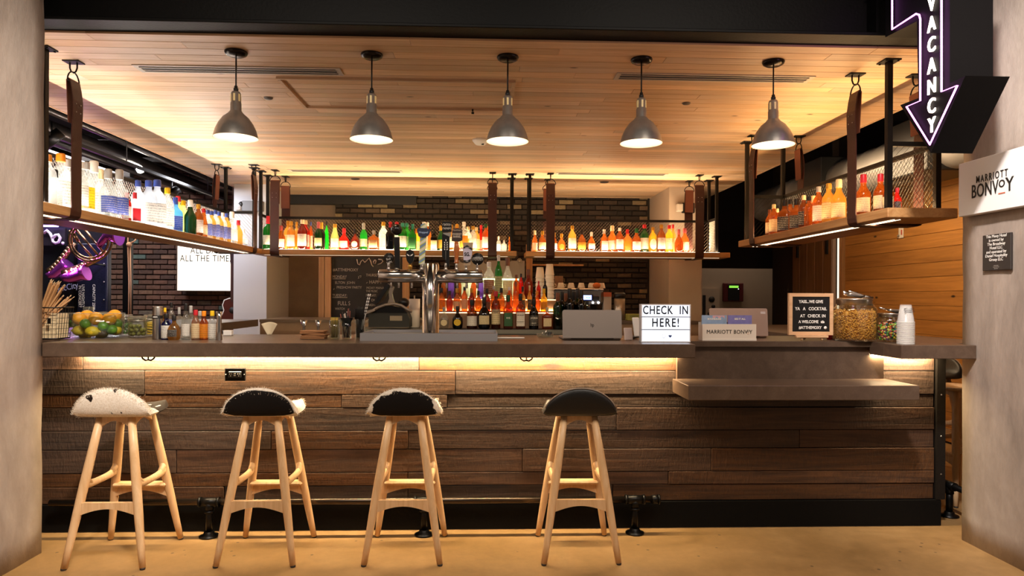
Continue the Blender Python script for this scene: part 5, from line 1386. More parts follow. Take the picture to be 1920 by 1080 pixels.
hp = [(hx_ + .0009 * 16 * math.sin(a) ** 3 * .62, hz + .0009 * .62 * (13 * math.cos(a) - 5 * math.cos(2 * a) - 2 * math.cos(3 * a) - math.cos(4 * a))) for a in [2 * PI * k / 28 for k in range(28)]]
G().prism(hp, -.001, .0025).obj('heart', pm('#4a5a8c', .5), t)
sm = -.012
G().tube([(sm + .010 * math.cos(a), .001, hz + .010 * math.sin(a)) for a in [2 * PI * k / 20 for k in range(20)]], .0007, 4, True).tube([(sm + .006 * math.cos(a), .001, hz + .006 * math.sin(a)) for a in [PI + PI * (k + 1) / 10 for k in range(9)]], .0007, 4).ball((sm - .004, .001, hz + .003), .0012, 6).ball((sm + .004, .001, hz + .003), .0012, 6).obj('smiley', pm('#8a7a5a', .5), t)
# brochure holder
Y = 3.87; a, b = at(1317, 640, Y=Y), at(1418, 608, Y=Y); w_, h = b.x - a.x, b.z - WZ
t = thing('brochure_holder', 'white countertop brochure holder with black brand lettering', 'brochure holder', ((a.x + b.x) / 2, Y, WZ + .0005))
G().box((-w_ / 2, 0, 0), (w_ / 2, .004, h)).obj('front_panel', pm('#e9dccd', .5), t)
G().box((-w_ / 2, .004, 0), (-w_ / 2 + .004, .070, h * .95)).box((w_ / 2 - .004, .004, 0), (w_ / 2, .070, h * .95)).box((-w_ / 2, .070, 0), (w_ / 2, .075, h * 1.1)).obj('tray', pm('#d8cabb', .5), t)
G().box((-w_ / 2 - .001, -.003, 0), (w_ / 2 + .001, 0, .010)).obj('lip', pm('#efe4d6', .5), t)
text('MARRIOTT BONV Y', .031, (0, -.001, h * .52), INK, t, xs=.93, space=1.05); text('O', .018, (w_ * .347, -.001, h * .57), INK, t); G().box((w_ * .335, -.002, h * .40), (w_ * .36, 0, h * .42)).obj('underline', pm('#c98a6a', .5), t)
for (xx, ww, c1, tx, lb) in ((1339, 48, '#8fa6c4', 'BOUNDLESS', 'light blue brochure with pink blossom at the left of the holder'), (1387, 46, '#7d78b4', 'SEE IT ALL', 'violet blue brochure at the right of the holder')):
    b_ = at(xx, 592, Y=Y + .035); bt = thing('brochure', lb, 'brochure', (b_.x, Y + .035, WZ + .003)); hw = ww * K * 3.9 / 2
    G().box((-hw, -.003, 0), (hw, .003, b_.z - WZ)).obj('cover', pm(c1, .5, var=.15, vscale=30), bt)
    text(tx, .0145, (.0, -.004, b_.z - WZ - .022), PAPERW, bt, ext=.0004, bold=.0005)
    if 'BOUND' in tx: G().sheet(lambda u, v: (-.01 + .07 * u, -.0035, b_.z - WZ - .002 - .010 * v * (1 + .6 * math.sin(u * 14))), 10, 2).obj('blossom_print', pm('#d8a8b0', .5), bt)
# letter board on easel
Y = 3.90; a, b = at(1478, 628, Y=Y), at(1561, 550, Y=Y); w_ = b.x - a.x; z0, z1 = a.z - WZ, b.z - WZ
t = thing('letter_board', 'black felt letter board in a light wood frame on an easel', 'letter board', ((a.x + b.x) / 2, Y, WZ))
FW = wood('light_frame', '#c99a70', '#e0b58c', (3, 20, 20), .5, .05, .04); fw_ = .020
for A, B in (((-w_ / 2, z0), (w_ / 2, z0 + fw_)), ((-w_ / 2, z1 - fw_), (w_ / 2, z1)), ((-w_ / 2, z0 + fw_), (-w_ / 2 + fw_, z1 - fw_)), ((w_ / 2 - fw_, z0 + fw_), (w_ / 2, z1 - fw_))):
    G().box((A[0], -.010, A[1]), (B[0], .010, B[1])).obj('frame_bar', FW, t)
fb = G().box((-w_ / 2 + fw_, -.004, z0 + fw_), (w_ / 2 - fw_, .008, z1 - fw_)).obj('felt', pm('#100d0d', .9, bump=.2, bscale=300), t)
for k in range(34): zk = z0 + fw_ + (z1 - z0 - 2 * fw_) * k / 33; G().box((-w_ / 2 + fw_, -.0052, zk - .0012), (w_ / 2 - fw_, -.004, zk + .0012)).obj('groove_rib', pm('#17130f', .9), fb)
hh = z1 - z0
for tx, fz, sz, dx, sp2 in (('Yass...WE GIVE', .795, .0240, 0, 1.02), ('YA   A   COCKTAIL', .625, .0250, 0, 1.02), ('AT  CHECK IN', .455, .0250, .012, 1.1), ('A WELCOME', .315, .0235, -.014, 1.0), ('#ATTHEMOXY', .175, .0235, -.004, 1.0)):
    text(tx.upper(), sz, (dx, -.0058, z0 + hh * fz), PAPERW, t, xs=.86, bold=.0005, space=sp2, ext=.001)
G().cbox((.062, -.006, z0 + hh * .31), (.006, .002, .012)).cbox((.070, -.006, z0 + hh * .315), (.006, .002, .016)).cbox((.077, -.006, z0 + hh * .308), (.005, .002, .010)).obj('city_icon', PAPERW, t)
G().lathe([(0, 0), (.009, 0), (.009, .002), (0, .002)], n=16, cap=False).obj('ball_icon', PAPERW, t, (.086, -.005, z0 + hh * .175), (PI / 2, 0, 0))
ez = z0
G().bbox((0, -.012, z0 - .008), (w_ * .72, .034, .014), .002).obj('easel_ledge', FW, t)
for s in (-1, 1): G().tube([(s * .045, -.004, z0), (s * .062, -.022, .004)], .0055, 6).obj('easel_leg', FW, t)
G().tube([(0, .012, z0 + .05), (0, .075, .004)], .0055, 6).obj('easel_leg', FW, t)
p = at(1558, 637, Y=3.98); t = thing('candle_holder', 'small red glass candle holder beside the letter board', 'candle', (p.x, 3.98, WZ))
G().lathe([(0, .002), (.021, .002), (.026, .012), (.026, .038), (.024, .038), (.022, .012), (0, .008)], n=22, cap=False).obj('glass', glass('#d01c2a', .6), t); G().lathe([(0, .009), (.020, .009), (.021, .024), (0, .024)], n=18, cap=False).obj('wax', pm('#e04a40', .5), t)


def square_jar(t, r, h, ex, neck, mat):
    G().lathe([(0, .003), (r * .92, .003), (r, .014), (r, h * .84), (r * .94, h * .91), (neck, h * .95), (neck, h), (neck - .003, h), (neck - .003, h * .95), (r * .91, h * .90), (r - .004, h * .83), (r - .004, .016), (0, .010)], n=40, cap=False, ex=ex).obj('jar', mat, t)


def scoop(t, loc, rot, s=1.0):
    sc = G().sheet(lambda u, v: ((-.5 + v) * .085 * s, .032 * s * math.cos(PI * u) * (1 - .12 * v), .030 * s * (1 - math.sin(PI * u)) * (.45 + .55 * v)), 12, 5)
    o = sc.obj('scoop_pan', pm('#c9c4bf', .22, 1), t, loc, rot); o.modifiers.new('t', 'SOLIDIFY').thickness = .002
    G().tube([(-.04 * s, 0, .012 * s), (-.10 * s, 0, .010 * s)], .006 * s, 8).obj('scoop_handle', pm('#c9c4bf', .22, 1), t, loc, rot)


# big snack jar
Y = 3.88; a, b = at(1565, 641, Y=Y), at(1638, 573, Y=Y); r_ = (b.x - a.x) / 2; h = zz(1600, 570, Y) - WZ
t = thing('snack_jar', 'large glass jar filled with orange corn snacks and a steel lid', 'jar', ((a.x + b.x) / 2, Y, WZ)); jX = t.location.x
square_jar(t, r_ * .95, h, 3.2, r_ * .80, glass('#f2f5f2', .03, 1.2))
G().lathe([(r_ * .82, h - .008), (r_ * .83, h + .022), (r_ * .86, h + .024), (r_ * .86, h + .030), (r_ * .7, h + .034), (0, h + .034)], n=36).obj('lid', STEEL, t)
s_ = thing('scoop', 'steel scoop resting on the lid of the snack jar', 'scoop', (jX, Y, WZ + h + .036)); scoop(s_, (-.005, 0, .004), (0, -.12, PI), 1.15)
g = G(); rr = random.Random(2)
def flake(g, p, sz):
    d = Vector((rr.uniform(-1, 1), rr.uniform(-1, 1), rr.uniform(-1, 1))).normalized(); e = d.orthogonal().normalized(); f = d.cross(e)
    g.add([p + e * sz, p + f * sz * .7, p - e * sz, p - f * sz * .7, p + d * sz * .45, p - d * sz * .45], [(0, 1, 4), (1, 2, 4), (2, 3, 4), (3, 0, 4), (1, 0, 5), (2, 1, 5), (3, 2, 5), (0, 3, 5)], True)
RJ = r_ * .95 - .010
for k in range(4200):
    a_ = rr.uniform(0, 2 * PI); z = rr.uniform(.014, h * .86); ca, sa = math.cos(a_), math.sin(a_); q = (abs(ca) ** 3.2 + abs(sa) ** 3.2) ** (-1 / 3.2)
    rad = RJ * q * (1 - .14 * rr.random() ** 1.5) * (1 if z < h * .80 else .93)
    if z > h * .82: rad *= math.sqrt(rr.random())
    flake(g, Vector((rad * ca, rad * sa, z)), rr.uniform(.0055, .0085))
g.lathe([(0, .014), (RJ * .9, .014), (RJ * .9, h * .8), (0, h * .82)], n=24, cap=False, ex=3.2)
tag(g.obj('corn_snack', pm('#f2a03c', .5, var=.35, vscale=90), None, (jX, Y, WZ), kind='stuff'), 'orange corn snacks filling the large jar', 'snack')
# sweets jar
Y = 3.80; a, b = at(1645, 643, Y=Y), at(1694, 600, Y=Y); r_ = (b.x - a.x) / 2; h = zz(1665, 593, Y) - WZ
t = thing('candy_jar', 'smaller glass jar of colourful round sweets beside the plastic cups', 'jar', ((a.x + b.x) / 2, Y, WZ)); jX = t.location.x
square_jar(t, r_ * .95, h, 2.4, r_ * .78, glass('#f2f5f2', .03, 1.2))
G().lathe([(r_ * .80, h - .004), (r_ * .81, h + .010), (r_ * .84, h + .012), (r_ * .82, h + .018), (0, h + .018)], n=30).obj('lid', STEEL, t)
s_ = thing('scoop', 'steel scoop resting on the lid of the sweets jar', 'scoop', (jX, Y, WZ + h + .020)); scoop(s_, (.012, 0, .003), (0, .22, 0), .8)
cols = ['#b01c2c', '#e06a2a', '#e8c23a', '#4a9a3a', '#6a2a5a', '#e88a7a', '#2f6f7a', '#c2d06a']
for ci, c_ in enumerate(cols):
    g = G()
    for k in range(75):
        a_ = rr.uniform(0, 2 * PI); z = .014 + (h * .66) * rr.random(); rad = (r_ * .95 - .011) * (1 - .3 * rr.random() ** 2)
        if z > h * .62: rad *= math.sqrt(rr.random())
        g.ball((rad * math.cos(a_), rad * math.sin(a_), z), .0062, 8)
    tag(g.obj('round_sweet', pm(c_, .35), None, (jX, Y, WZ), kind='stuff'), ['red', 'orange', 'yellow', 'green', 'dark purple', 'coral', 'teal', 'pale green'][ci] + ' round sweets mixed in the smaller jar', 'sweets')
# stack of plastic cups
Y = 3.615; p = at(1698, 648, Y=Y); top = zz(1698, 571, Y) - WZ; n = 24
cm = G().lathe([(.0465, 0), (.0475, .002), (.0465, .004), (.030, .105), (0, .105), (0, .103), (.029, .103), (.0448, .003)], n=28, cap=False).mesh('cup_shell')
rm = G().tube([(.0468 * math.cos(a), .0468 * math.sin(a), .002) for a in [2 * PI * k / 28 for k in range(28)]], .0016, 5, True).mesh('cup_rim')
M_CUP = bpy.data.materials.new('cup_plastic'); M_CUP.use_nodes = True; _b = M_CUP.node_tree.nodes['Principled BSDF']; _b.inputs['Base Color'].default_value = lin('#efebe6'); _b.inputs['Alpha'].default_value = .13; _b.inputs['Roughness'].default_value = .15; f_ = (1714 - 1683) * K * Y / 2 / .0475; kz = (top - .105 * f_) / (n - 1)
for k in range(n):
    lb = 'topmost upside down clear plastic cup with black print on the stack' if k == n - 1 else 'clear plastic cup nested upside down in the tall stack'
    t = thing('plastic_cup', lb, 'cup', (p.x, Y, WZ + k * kz + .0005), group='stack of plastic cups')
    inst('shell', cm, M_CUP, t, sc=(f_, f_, f_)); inst('rim', rm, pm('#e4dfd8', .25), t, sc=(f_, f_, f_))
    if k == n - 1:
        for j in range(3): text('#ATTHEMOXY', .0085, (0, -.032 * f_ - .006 + .0035 * j, .105 * f_ - .022 - .009 * (2 - j)), INK, t, rot=(PI / 2 - .16, 0, 0), ext=.0004)
p = at(925, 637, Y=3.70); tag(G().bbox((0, 0, .003), (.16, .05, .005), .001).obj('paper_pad', PAPERW, None, (cx(958, 4.05), 4.05, WZ)), 'thin white paper pad right of the drip tray', 'paper pad')
p = at(1022, 634, Y=4.15); t = thing('cutlery_dish', 'low clear dish of small bar tools left of the grey laptop', 'dish', (p.x, 4.15, WZ))
G().lathe([(0, .003), (.048, .003), (.052, .022), (.049, .022), (.046, .007), (0, .007)], n=26, cap=False).obj('dish', glass('#e8ece8', .15, 1.2), t); G().tube([(0, 0, .01), (.006, 0, .045)], .004, 6).tube([(-.02, .01, .01), (-.012, .01, .03)], .004, 6).obj('pourers', CHROME, t); G().lathe([(.016, .008), (.016, .032), (0, .034)], (.03, .01, 0), 12).obj('black_cap', INK, t)
# ================================================================== behind the bar
def px_box(x0, x1, y0, y1, Y, d, name, mat, parent=None, org=None):
    a, b = at(x0, y1, Y=Y), at(x1, y0, Y=Y); o = org or Vector((0, 0, 0))
    return G().box((a.x - o.x, Y - o.y, a.z - o.z), (b.x - o.x, Y + d - o.y, b.z - o.z)).obj(name, mat, parent)


# timber frame and chalkboard
fY = 8.9
for k, (x0, x1, lb) in enumerate(((597, 607.5, 'outer timber post left of the chalkboard'), (608.5, 620, 'inner timber post left of the chalkboard'), (754, 767, 'timber post right of the chalkboard'), (986, 998, 'timber post right of the bottle tiers'))):
    a, b = at(x0, 600, Y=fY), at(x1, 600, Y=fY)
    tag(G().bbox(((a.x + b.x) / 2, fY + .04, .99), (b.x - a.x, .08, 1.90 if k < 3 else 2.04), .003).obj('timber_post', M_POSTW), lb, 'post', 'timber posts')
a, b = at(621, 610, Y=8.93), at(754, 470, Y=8.93)
cb = thing('chalkboard', 'black chalkboard with handwritten weekly programme behind the taps', 'chalkboard', ((a.x + b.x) / 2, 8.93, 1.0)); hw = (b.x - a.x) / 2
G().box((-hw, 0, -.06), (hw, .02, .92)).obj('board', pm('#17110f', .75, var=.2, vscale=4), cb)
G().box((-hw, -.012, .92), (hw, .03, .95)).obj('frame', M_POSTW, cb)
CH = pm('#a79c92', .8); CHW = pm('#cdb9ac', .8)
def cbt(s, px, py, size, m=CH, **k):
    q = at(px, py, Y=8.925); text(s, size, (q.x - cb.location.x, -.003, q.z - 1.0), m, cb, ext=.0006, align='LEFT', **k)
def cline(pts, m=CH, r=.004):
    G().tube([(at(x, y, Y=8.925).x - cb.location.x, -.003, at(x, y, Y=8.925).z - 1.0) for x, y in pts], r, 5).obj('chalk_line', m, cb)
cline([(669, 486), (671, 495), (674, 497), (677, 490), (680, 487), (683, 491), (684, 492), (688, 488), (692, 484), (695, 490), (697, 497), (700, 500)], CHW, .006)
cline([(703, 487), (700, 491), (701, 495), (704, 494), (705, 489), (703, 487)], CHW, .006); cline([(709, 486), (716, 487), (718, 490), (714, 494), (708, 496)], CHW, .006)
cbt('#ATTHEMOXY', 624, 506, .055, xs=.9); cbt('MONDAY', 623, 519, .050, xs=.85); cline([(623, 523), (648, 523)])
cbt('ELTON  JOHN', 628, 530, .048, xs=.85); cbt('PRESHOW PARTY', 631, 539, .048, xs=.85); cbt('TUESDAY:', 623, 554, .050, xs=.85); cline([(623, 558), (651, 558)])
cbt('FULL S', 633, 569, .075, xs=.75); cbt('WATCH', 628, 579, .042, xs=.8); cbt('THURSDAY', 686, 516, .050, xs=.8); cbt('HAPPY', 692, 529, .062, xs=.9)
cbt('MOXY MANAGER', 687, 540, .044, xs=.85); cbt('THE MUSIC', 686, 546, .038, xs=.8); cbt('FRIDAY:', 686, 554, .048, xs=.8); cbt('DJ', 696, 563, .045); cbt('NIGHT', 690, 572, .04, xs=.8)
cline([(672, 518), (673, 522), (671, 522)]); cline([(673, 518), (677, 517), (676, 521)]); cline([(687, 531), (689, 529)]); cline([(625, 543), (627, 541)])
# glass door cooler with stickers
cY = 8.45; a, b = at(857, 600, Y=cY), at(984, 478, Y=cY); w_ = b.x - a.x
co = thing('glass_door_cooler', 'lit glass door cooler with round stickers behind the bottle tiers', 'cooler', ((a.x + b.x) / 2, cY, 0)); hw = w_ / 2; H = 1.77; G().box((-hw, .01, .02), (hw, .45, 1.05)).obj('lower_cabinet', pm('#2a2624', .5), co)
G().box((-hw, .42, 1.05), (hw, .45, H)).frame(-hw, hw, 1.05, H, .02, .02, .42).box((-hw + .02, .02, 1.07), (hw - .02, .42, 1.10)).obj('cabinet', pm('#8a8078', .5, .3), co)
G().box((-hw, 0, 1.05), (-hw + .03, .02, H)).box((hw - .045, 0, 1.05), (hw, .02, H)).obj('door_frame', BLACK, co)
G().box((-hw, -.004, H - .21), (hw, 0, H)).obj('header', pm('#9c8c7a', .5), co)
G().box((-hw + .03, .006, 1.07), (hw - .045, .012, H - .2)).obj('door_glass', glass('#eef2ee', .05), co)
G().box((-hw + .05, .30, H - .235), (hw - .06, .34, H - .215)).obj('inner_light', em('#f2f0a8', 5), co)
area('cooler_light', (0, .30, H - .245), (w_ * .8, .05), 6, (.95, .95, .55), (0, 0, 0), co)
for px, py, rr_ in ((802, 484, .02), (868, 486, .045), (847, 488, .045), (911, 490, .03), (953, 485, .045), (966, 481, .04), (974, 489, .03)):
    q = at(px, py, Y=cY - .004); x = q.x - co.location.x
    if abs(x) > hw: continue
    st = G().lathe([(0, -.002), (rr_, -.002), (rr_, .002), (0, .002)], n=20, cap=False).obj('sticker', pm(R.choice(('#c9bda8', '#6e5a48', '#d8cfc2', '#4a3c34')), .5), co, (x, -.006, q.z), (PI / 2, 0, 0))
    G().tube([(rr_ * .7 * math.cos(a_), rr_ * .7 * math.sin(a_), .003) for a_ in [2 * PI * k / 14 for k in range(14)]], .003, 4, True).obj('sticker_ring', pm('#3a2c26', .6), st)
for k in range(9):
    x = -hw + .1 + k * (w_ - .22) / 8
    bottle((co.location.x + x, cY + .22, 1.07 + .031), .30, 'std', ('green', 'pale', 'yellow', 'clear')[k % 4], 'w', 'y', 'chilled %s glass bottle, %s from left inside the cooler' % (GW[('green', 'pale', 'yellow', 'clear')[k % 4]], nth(k + 1)), 'bottles inside the cooler')
# roll of white paper and steel pieces left of the tower
p = at(778, 588, Y=6.2); t = thing('paper_roll', 'upright white paper towel roll left of the beer tower', 'paper roll', (at(777, 588, Y=6.2).x, 6.2, 1.036)); G().lathe([(0, 0), (.050, 0), (.050, .26), (.02, .26), (.02, .255), (0, .255)], n=26, cap=False).obj('roll', pm('#e3d6c6', .7), t); G().tube([(0, 0, .0), (0, 0, .29)], .006, 8).obj('spindle', STEEL, t)
# --- espresso corner on the right of the back counter
eY = 7.45; a, b = at(1030, 590, Y=eY), at(1133, 545, Y=eY); eX = (a.x + b.x) / 2; hw = (b.x - a.x) / 2; BZ = 1.07
es = thing('espresso_machine', 'chrome espresso machine with blue screen and cups on top', 'espresso machine', (eX, eY, BZ))
G().bbox((0, .25, .26), (2 * hw, .42, .18), .03).obj('body', pm('#8f8a84', .22, .9), es)
G().bbox((0, .20, .05), (2 * hw, .40, .10), .02).obj('drip_base', pm('#8f8a84', .25, .9), es)
G().bbox((0, .34, .15), (2 * hw * .9, .14, .14), .01).obj('back_panel', STEELD, es)
G().bbox((0, .06, .335), (2 * hw, .05, .02), .006).obj('cup_rail', CHROME, es)
G().bbox((hw - .10, .045, .235), (.10, .03, .06), .008).obj('side_cheek', BLACK, es)
x = at(1102, 556, Y=eY).x - eX; G().bbox((x, .03, .245), (.125, .02, .075), .008).obj('screen_bezel', BLACKM, es); G().box((x - .045, .016, .222), (x + .045, .02, .272)).obj('screen', em('#7f97ee', 2.2), es); text('9:26', .026, (x + .008, .0155, .244), pm('#24346a', .4), es, ext=.0004)
for k in range(3):
    xg = -hw * .55 + k * hw * .5; G().lathe([(.03, 0), (.03, .05), (.02, .06)], (xg, .12, .13), 14).obj('group_head', CHROME, es); G().tube([(xg, .10, .135), (xg, -.03, .125)], .011, 8).obj('portafilter', BLACK, es)
for xg in (.60, .80): G().ball((hw * xg, .022, .19), .012, 8).obj('indicator_light', em('#f4f6ff', 8), es)
cup = G().lathe([(.026, 0), (.028, .002), (.042, .055), (.043, .060), (.040, .060), (.025, .006), (0, .006)], n=20, cap=False).mesh('cup_bowl'); chn = G().tube([(.036, 0, .012), (.058, 0, .018), (.06, 0, .038), (.040, 0, .046)], .004, 6).mesh('cup_handle')
for k in range(6):
    c_ = thing('coffee_cup', '%s upturned white coffee cup from left on the espresso machine' % nth(k + 1).capitalize(), 'cup', (eX - hw * .9 + k * .115, eY + .18, BZ + .351 + .060), group='cups on the espresso machine'); c_.rotation_euler = (PI, 0, .5 * k)
    inst('bowl', cup, pm('#e2d4c0', .35), c_); inst('handle', chn, pm('#e2d4c0', .35), c_)
q = at(1121, 546, Y=eY); tag(G().ball((0, 0, .035), .045, 14, (1, .8, .75)).obj('orange_cloth', pm('#cf6a26', .8, bump=.3, bscale=40), None, (q.x, eY + .08, BZ + .345)), 'crumpled orange cloth at the right end of the espresso machine', 'cloth')
# paper cup stacks
pcm = G().lathe([(.045, 0), (.047, .003), (.045, .006), (.033, .11), (0, .11), (0, .107), (.031, .107), (.043, .004)], n=24, cap=False).mesh('cup_shell')
pcr = G().tube([(.046 * math.cos(a), .046 * math.sin(a), .003) for a in [2 * PI * k / 24 for k in range(24)]], .003, 5, True).mesh('cup_rim')
for px, y0, y1, lb in ((1031, 495, 560, 'taller'), (1021.5, 501, 560, 'shorter')):
    q = at(px, y0, Y=7.3 + (.1 if lb == 'shorter' else 0)); zb = BZ + .001; n = 13 if lb == 'taller' else 12; f_ = 1.08; dz = (q.z - zb - .11 * f_) / (n - 1)
    for k in range(n):
        c_ = thing('paper_cup', 'white paper cup nested upside down in the %s cup stack' % lb, 'cup', (q.x - (.0 if lb == 'taller' else .05), q.y + .02, zb + k * dz), group='%s stack of paper cups' % lb)
        inst('shell', pcm, pm('#e4d8c6', .6), c_, sc=(f_, f_, f_)); inst('rim', pcr, pm('#e4d8c6', .6), c_, sc=(f_, f_, f_))
# canisters and boxes right of the machine
for (x0, x1, y0, nm, lb, m, lidm) in ((1132, 1147, 548, 'tea_box', 'pale canister with orange lid right of the espresso machine', '#a8947e', '#b5562a'), (1153, 1174, 549, 'coffee_grinder', 'tall steel canister with black lid right of the espresso machine', '#a5937c', '#15110f')):
    a, b = at(x0, 590, Y=7.5), at(x1, y0, Y=7.5); t = thing(nm, lb, 'canister', ((a.x + b.x) / 2, 7.56, BZ)); hw = (b.x - a.x) / 2; h = b.z - BZ
    if nm == 'tea_box': G().box((-hw, -hw, 0), (hw, hw, h * .84)).obj('body', pm(m, .5), t); G().box((-hw * 1.02, -hw * 1.02, h * .84), (hw * 1.02, hw * 1.02, h)).obj('lid', pm(lidm, .5), t)
    else:
        G().lathe([(0, 0), (hw, 0), (hw, h * .8), (0, h * .8)], n=24, cap=False).obj('body', pm(m, .35, .5), t); G().lathe([(hw * 1.05, h * .8), (hw * 1.05, h * .96), (hw * .9, h), (0, h)], n=24).obj('lid', pm(lidm, .4), t); G().lathe([(0, 0), (.035, 0), (.035, .004), (0, .004)], n=18, cap=False).obj('badge', PAPERW, t, (-hw * .4, -hw - .001, h * .35), (PI / 2, 0, -.3))
a = at(1187, 601, Y=7.3); t = thing('book_stack', 'small box with yellow green front behind the light box sign', 'box', (at(1187, 600, Y=7.42).x, 7.42, BZ)); G().bbox((0, 0, .035), (.15, .1, .07), .004).obj('box', pm('#8a8a3a', .6), t); text('PARTY', .03, (0, -.052, .04), pm('#4a4a1a', .6), t, ext=.0005)
tag(G().bbox((0, 0, 0), (.75, .14, .025), .003).obj('wall_shelf', M_POSTW, None, (at(1045, 497, Y=9.6).x, 9.67, at(1045, 497, Y=9.6).z)), 'short timber wall shelf on the brick wall above the espresso machine', 'shelf')
t = thing('red_bag', 'dark red packet standing behind the espresso machine', 'packet', (at(1065, 580, Y=8.0).x, 8.0, BZ)); G().bbox((0, 0, .15), (.10, .05, .30), .01).obj('packet', pm('#8a2a2c', .6), t); G().bbox((0, 0, .31), (.10, .02, .03), .004).obj('fold', pm('#7a2224', .6), t)
t = thing('brown_box', 'brown cardboard carton behind the paper cups', 'carton', (at(1047, 560, Y=8.1).x, 8.1, BZ)); G().bbox((0, 0, .25), (.10, .10, .50), .003).obj('carton', pm('#7a4e30', .7, var=.3, vscale=20), t); G().cbox((0, -.051, .30), (.06, .001, .12)).obj('print', pm('#4a2c1c', .6), t)
# things on the columns
q = at(1282, 390, Y=8.70); t = thing('exit_light', 'white perforated emergency light on the right column', 'emergency light', (at(1275, 390, Y=8.72).x, 8.73, q.z)); G().bbox((-.02, -.05, 0), (.075, .09, .10), .008).obj('lamp_head', pm('#c9c0b4', .5, bump=.3, bscale=200), t); G().bbox((.10, -.03, .0), (.16, .05, .13), .006).obj('battery_case', BLACK, t)
q = at(468, 387, Y=8.85); t = thing('security_light', 'grey emergency light with twin heads on the pale left column', 'emergency light', (q.x, 8.865, q.z)); G().bbox((.05, -.035, 0), (.26, .07, .13), .006).obj('case', pm('#77777a', .5), t)
for s in (-.13,): G().lathe([(.02, .03), (.045, .02), (.05, -.03), (0, -.035)], n=18).obj('lamp_head', pm('#d9d9dc', .3), t, (s, -.05, -.02), (1.9, 0, .3)); G().ball((-.09, -.04, .02), .04, 12).obj('swivel', BLACK, t)
# right background: alarm panel, stickered door, switch, ducts
q = at(1374, 548, Y=12.36); t = thing('alarm_panel', 'dark red fire alarm panel with green display on the far beige wall', 'alarm panel', (q.x, 12.4, q.z)); G().bbox((0, -.04, 0), (.37, .08, .34), .01).obj('box', pm('#5a1418', .5), t); G().bbox((0, -.085, 0), (.21, .012, .30), .006).obj('door', BLACK, t); G().cbox((0, -.093, .10), (.17, .006, .04)).obj('display', em('#6fae3a', .9), t); G().ball((.085, -.094, .06), .006, 6).obj('status_light', em('#ffffff', 4), t)
a, b = at(1316, 600, Y=12.3), at(1350, 542, Y=12.3); d2 = thing('stickered_cabinet', 'pale cabinet door with dark stickers on the far beige wall', 'cabinet', ((a.x + b.x) / 2, 12.32, 0)); hw = (b.x - a.x) / 2; G().box((-hw, 0, .02), (hw, .07, b.z)).obj('door', pm('#c9b7a6', .6), d2)
for dx, z_, s_ in ((.02, 1.30, .055), (.05, 1.17, .035), (-.01, 1.03, .045)): G().lathe([(0, -.002), (s_, -.002), (s_, .002), (0, .002)], n=18, cap=False).obj('sticker', pm('#2a2422', .6), d2, (dx, -.003, z_), (PI / 2, 0, 0))
G().cbox((-.12, -.002, 1.1), (.055, .006, .55)).obj('poster_strip', pm('#1c1a22', .5), d2)
q = at(1691, 436, X=CW); t = thing('wall_switch', 'white switch plate with dangling keys on the cedar wall', 'switch', (CW - .001, q.y, q.z)); G().bbox((-.006, 0, 0), (.012, .075, .115), .004).obj('plate', pm('#d8cdbf', .5), t); G().cbox((-.015, -.02, 0), (.006, .012, .05)).obj('rocker', pm('#b8503c', .5), t); G().ball((-.02, .028, -.03), .012, 8).tube([(-.02, .03, -.03), (-.022, .034, -.07)], .003, 5).obj('keys', STEEL, t)
dk = thing('air_duct', 'large dark ribbed air duct under the ceiling right of the bar', 'duct', (3.72, 0, 2.55)); M_DK = pm('#6a6664', .5, .2)
pts, rads = [], []
for k in range(81): pts.append((0, 4.2 + k * .06, 0)); rads.append(.20 if k % 4 else .208)
G().tube(pts, rads, 28).obj('duct_tube', M_DK, dk)
for k in (5.55, 7.25): G().bbox((0, k, .02), (.50, .55, .46), .01).obj('vav_box', pm('#151314', .5), dk)
for k in range(5):
    o = G().tube([(0, 3.9, 0), (0, 9.5, 0)], .012, 6).obj('conduit_pipe', STEELD, None, (3.28 + .07 * k, 0, 2.95 + .03 * (k % 2))); tag(o, '%s thin dark conduit from the bar above the right duct' % nth(k + 1).capitalize(), 'pipe', 'conduits right of the bar')
# left background: dark ceiling services
for k, (x, z, r_, lb) in enumerate(((-3.66, 2.86, .035, 'thin steel pipe nearest the timber ceiling at the left'), (-3.95, 2.82, .07, 'thick steel pipe left of the timber ceiling'), (-4.35, 2.86, .05, 'middle steel pipe under the dark left ceiling'), (-4.75, 2.80, .09, 'thickest dark pipe under the dark left ceiling'), (-5.2, 2.9, .05, 'outermost steel pipe under the dark left ceiling'))):
    tag(G().tube([(0, 4.0, 0), (0, 10.28, 0)], r_, 14).obj('ceiling_pipe', pm('#55504e', .3, .85), None, (x, 0, z)), lb, 'pipe', 'pipes under the dark left ceiling')
for k, y in enumerate((5.0, 6.2, 7.4, 8.6)): tag(G().box((-5.6, y, 2.97), (-3.4, y + .05, 3.02)).obj('strut_channel', STEELD), '%s steel strut channel from the front under the dark left ceiling' % nth(k + 1).capitalize(), 'strut', 'struts under the dark left ceiling')
tr = thing('light_track', 'black lighting track under the dark left ceiling', 'track', (-3.62, 0, 2.63)); G().box((-.018, 4.6, 0), (.018, 9.6, .03)).obj('rail', BLACK, tr)
for y in (5.0, 7.0, 9.0): G().tube([(0, y, .03), (0, y, .82)], .006, 6).obj('drop_rod', BLACK, tr)


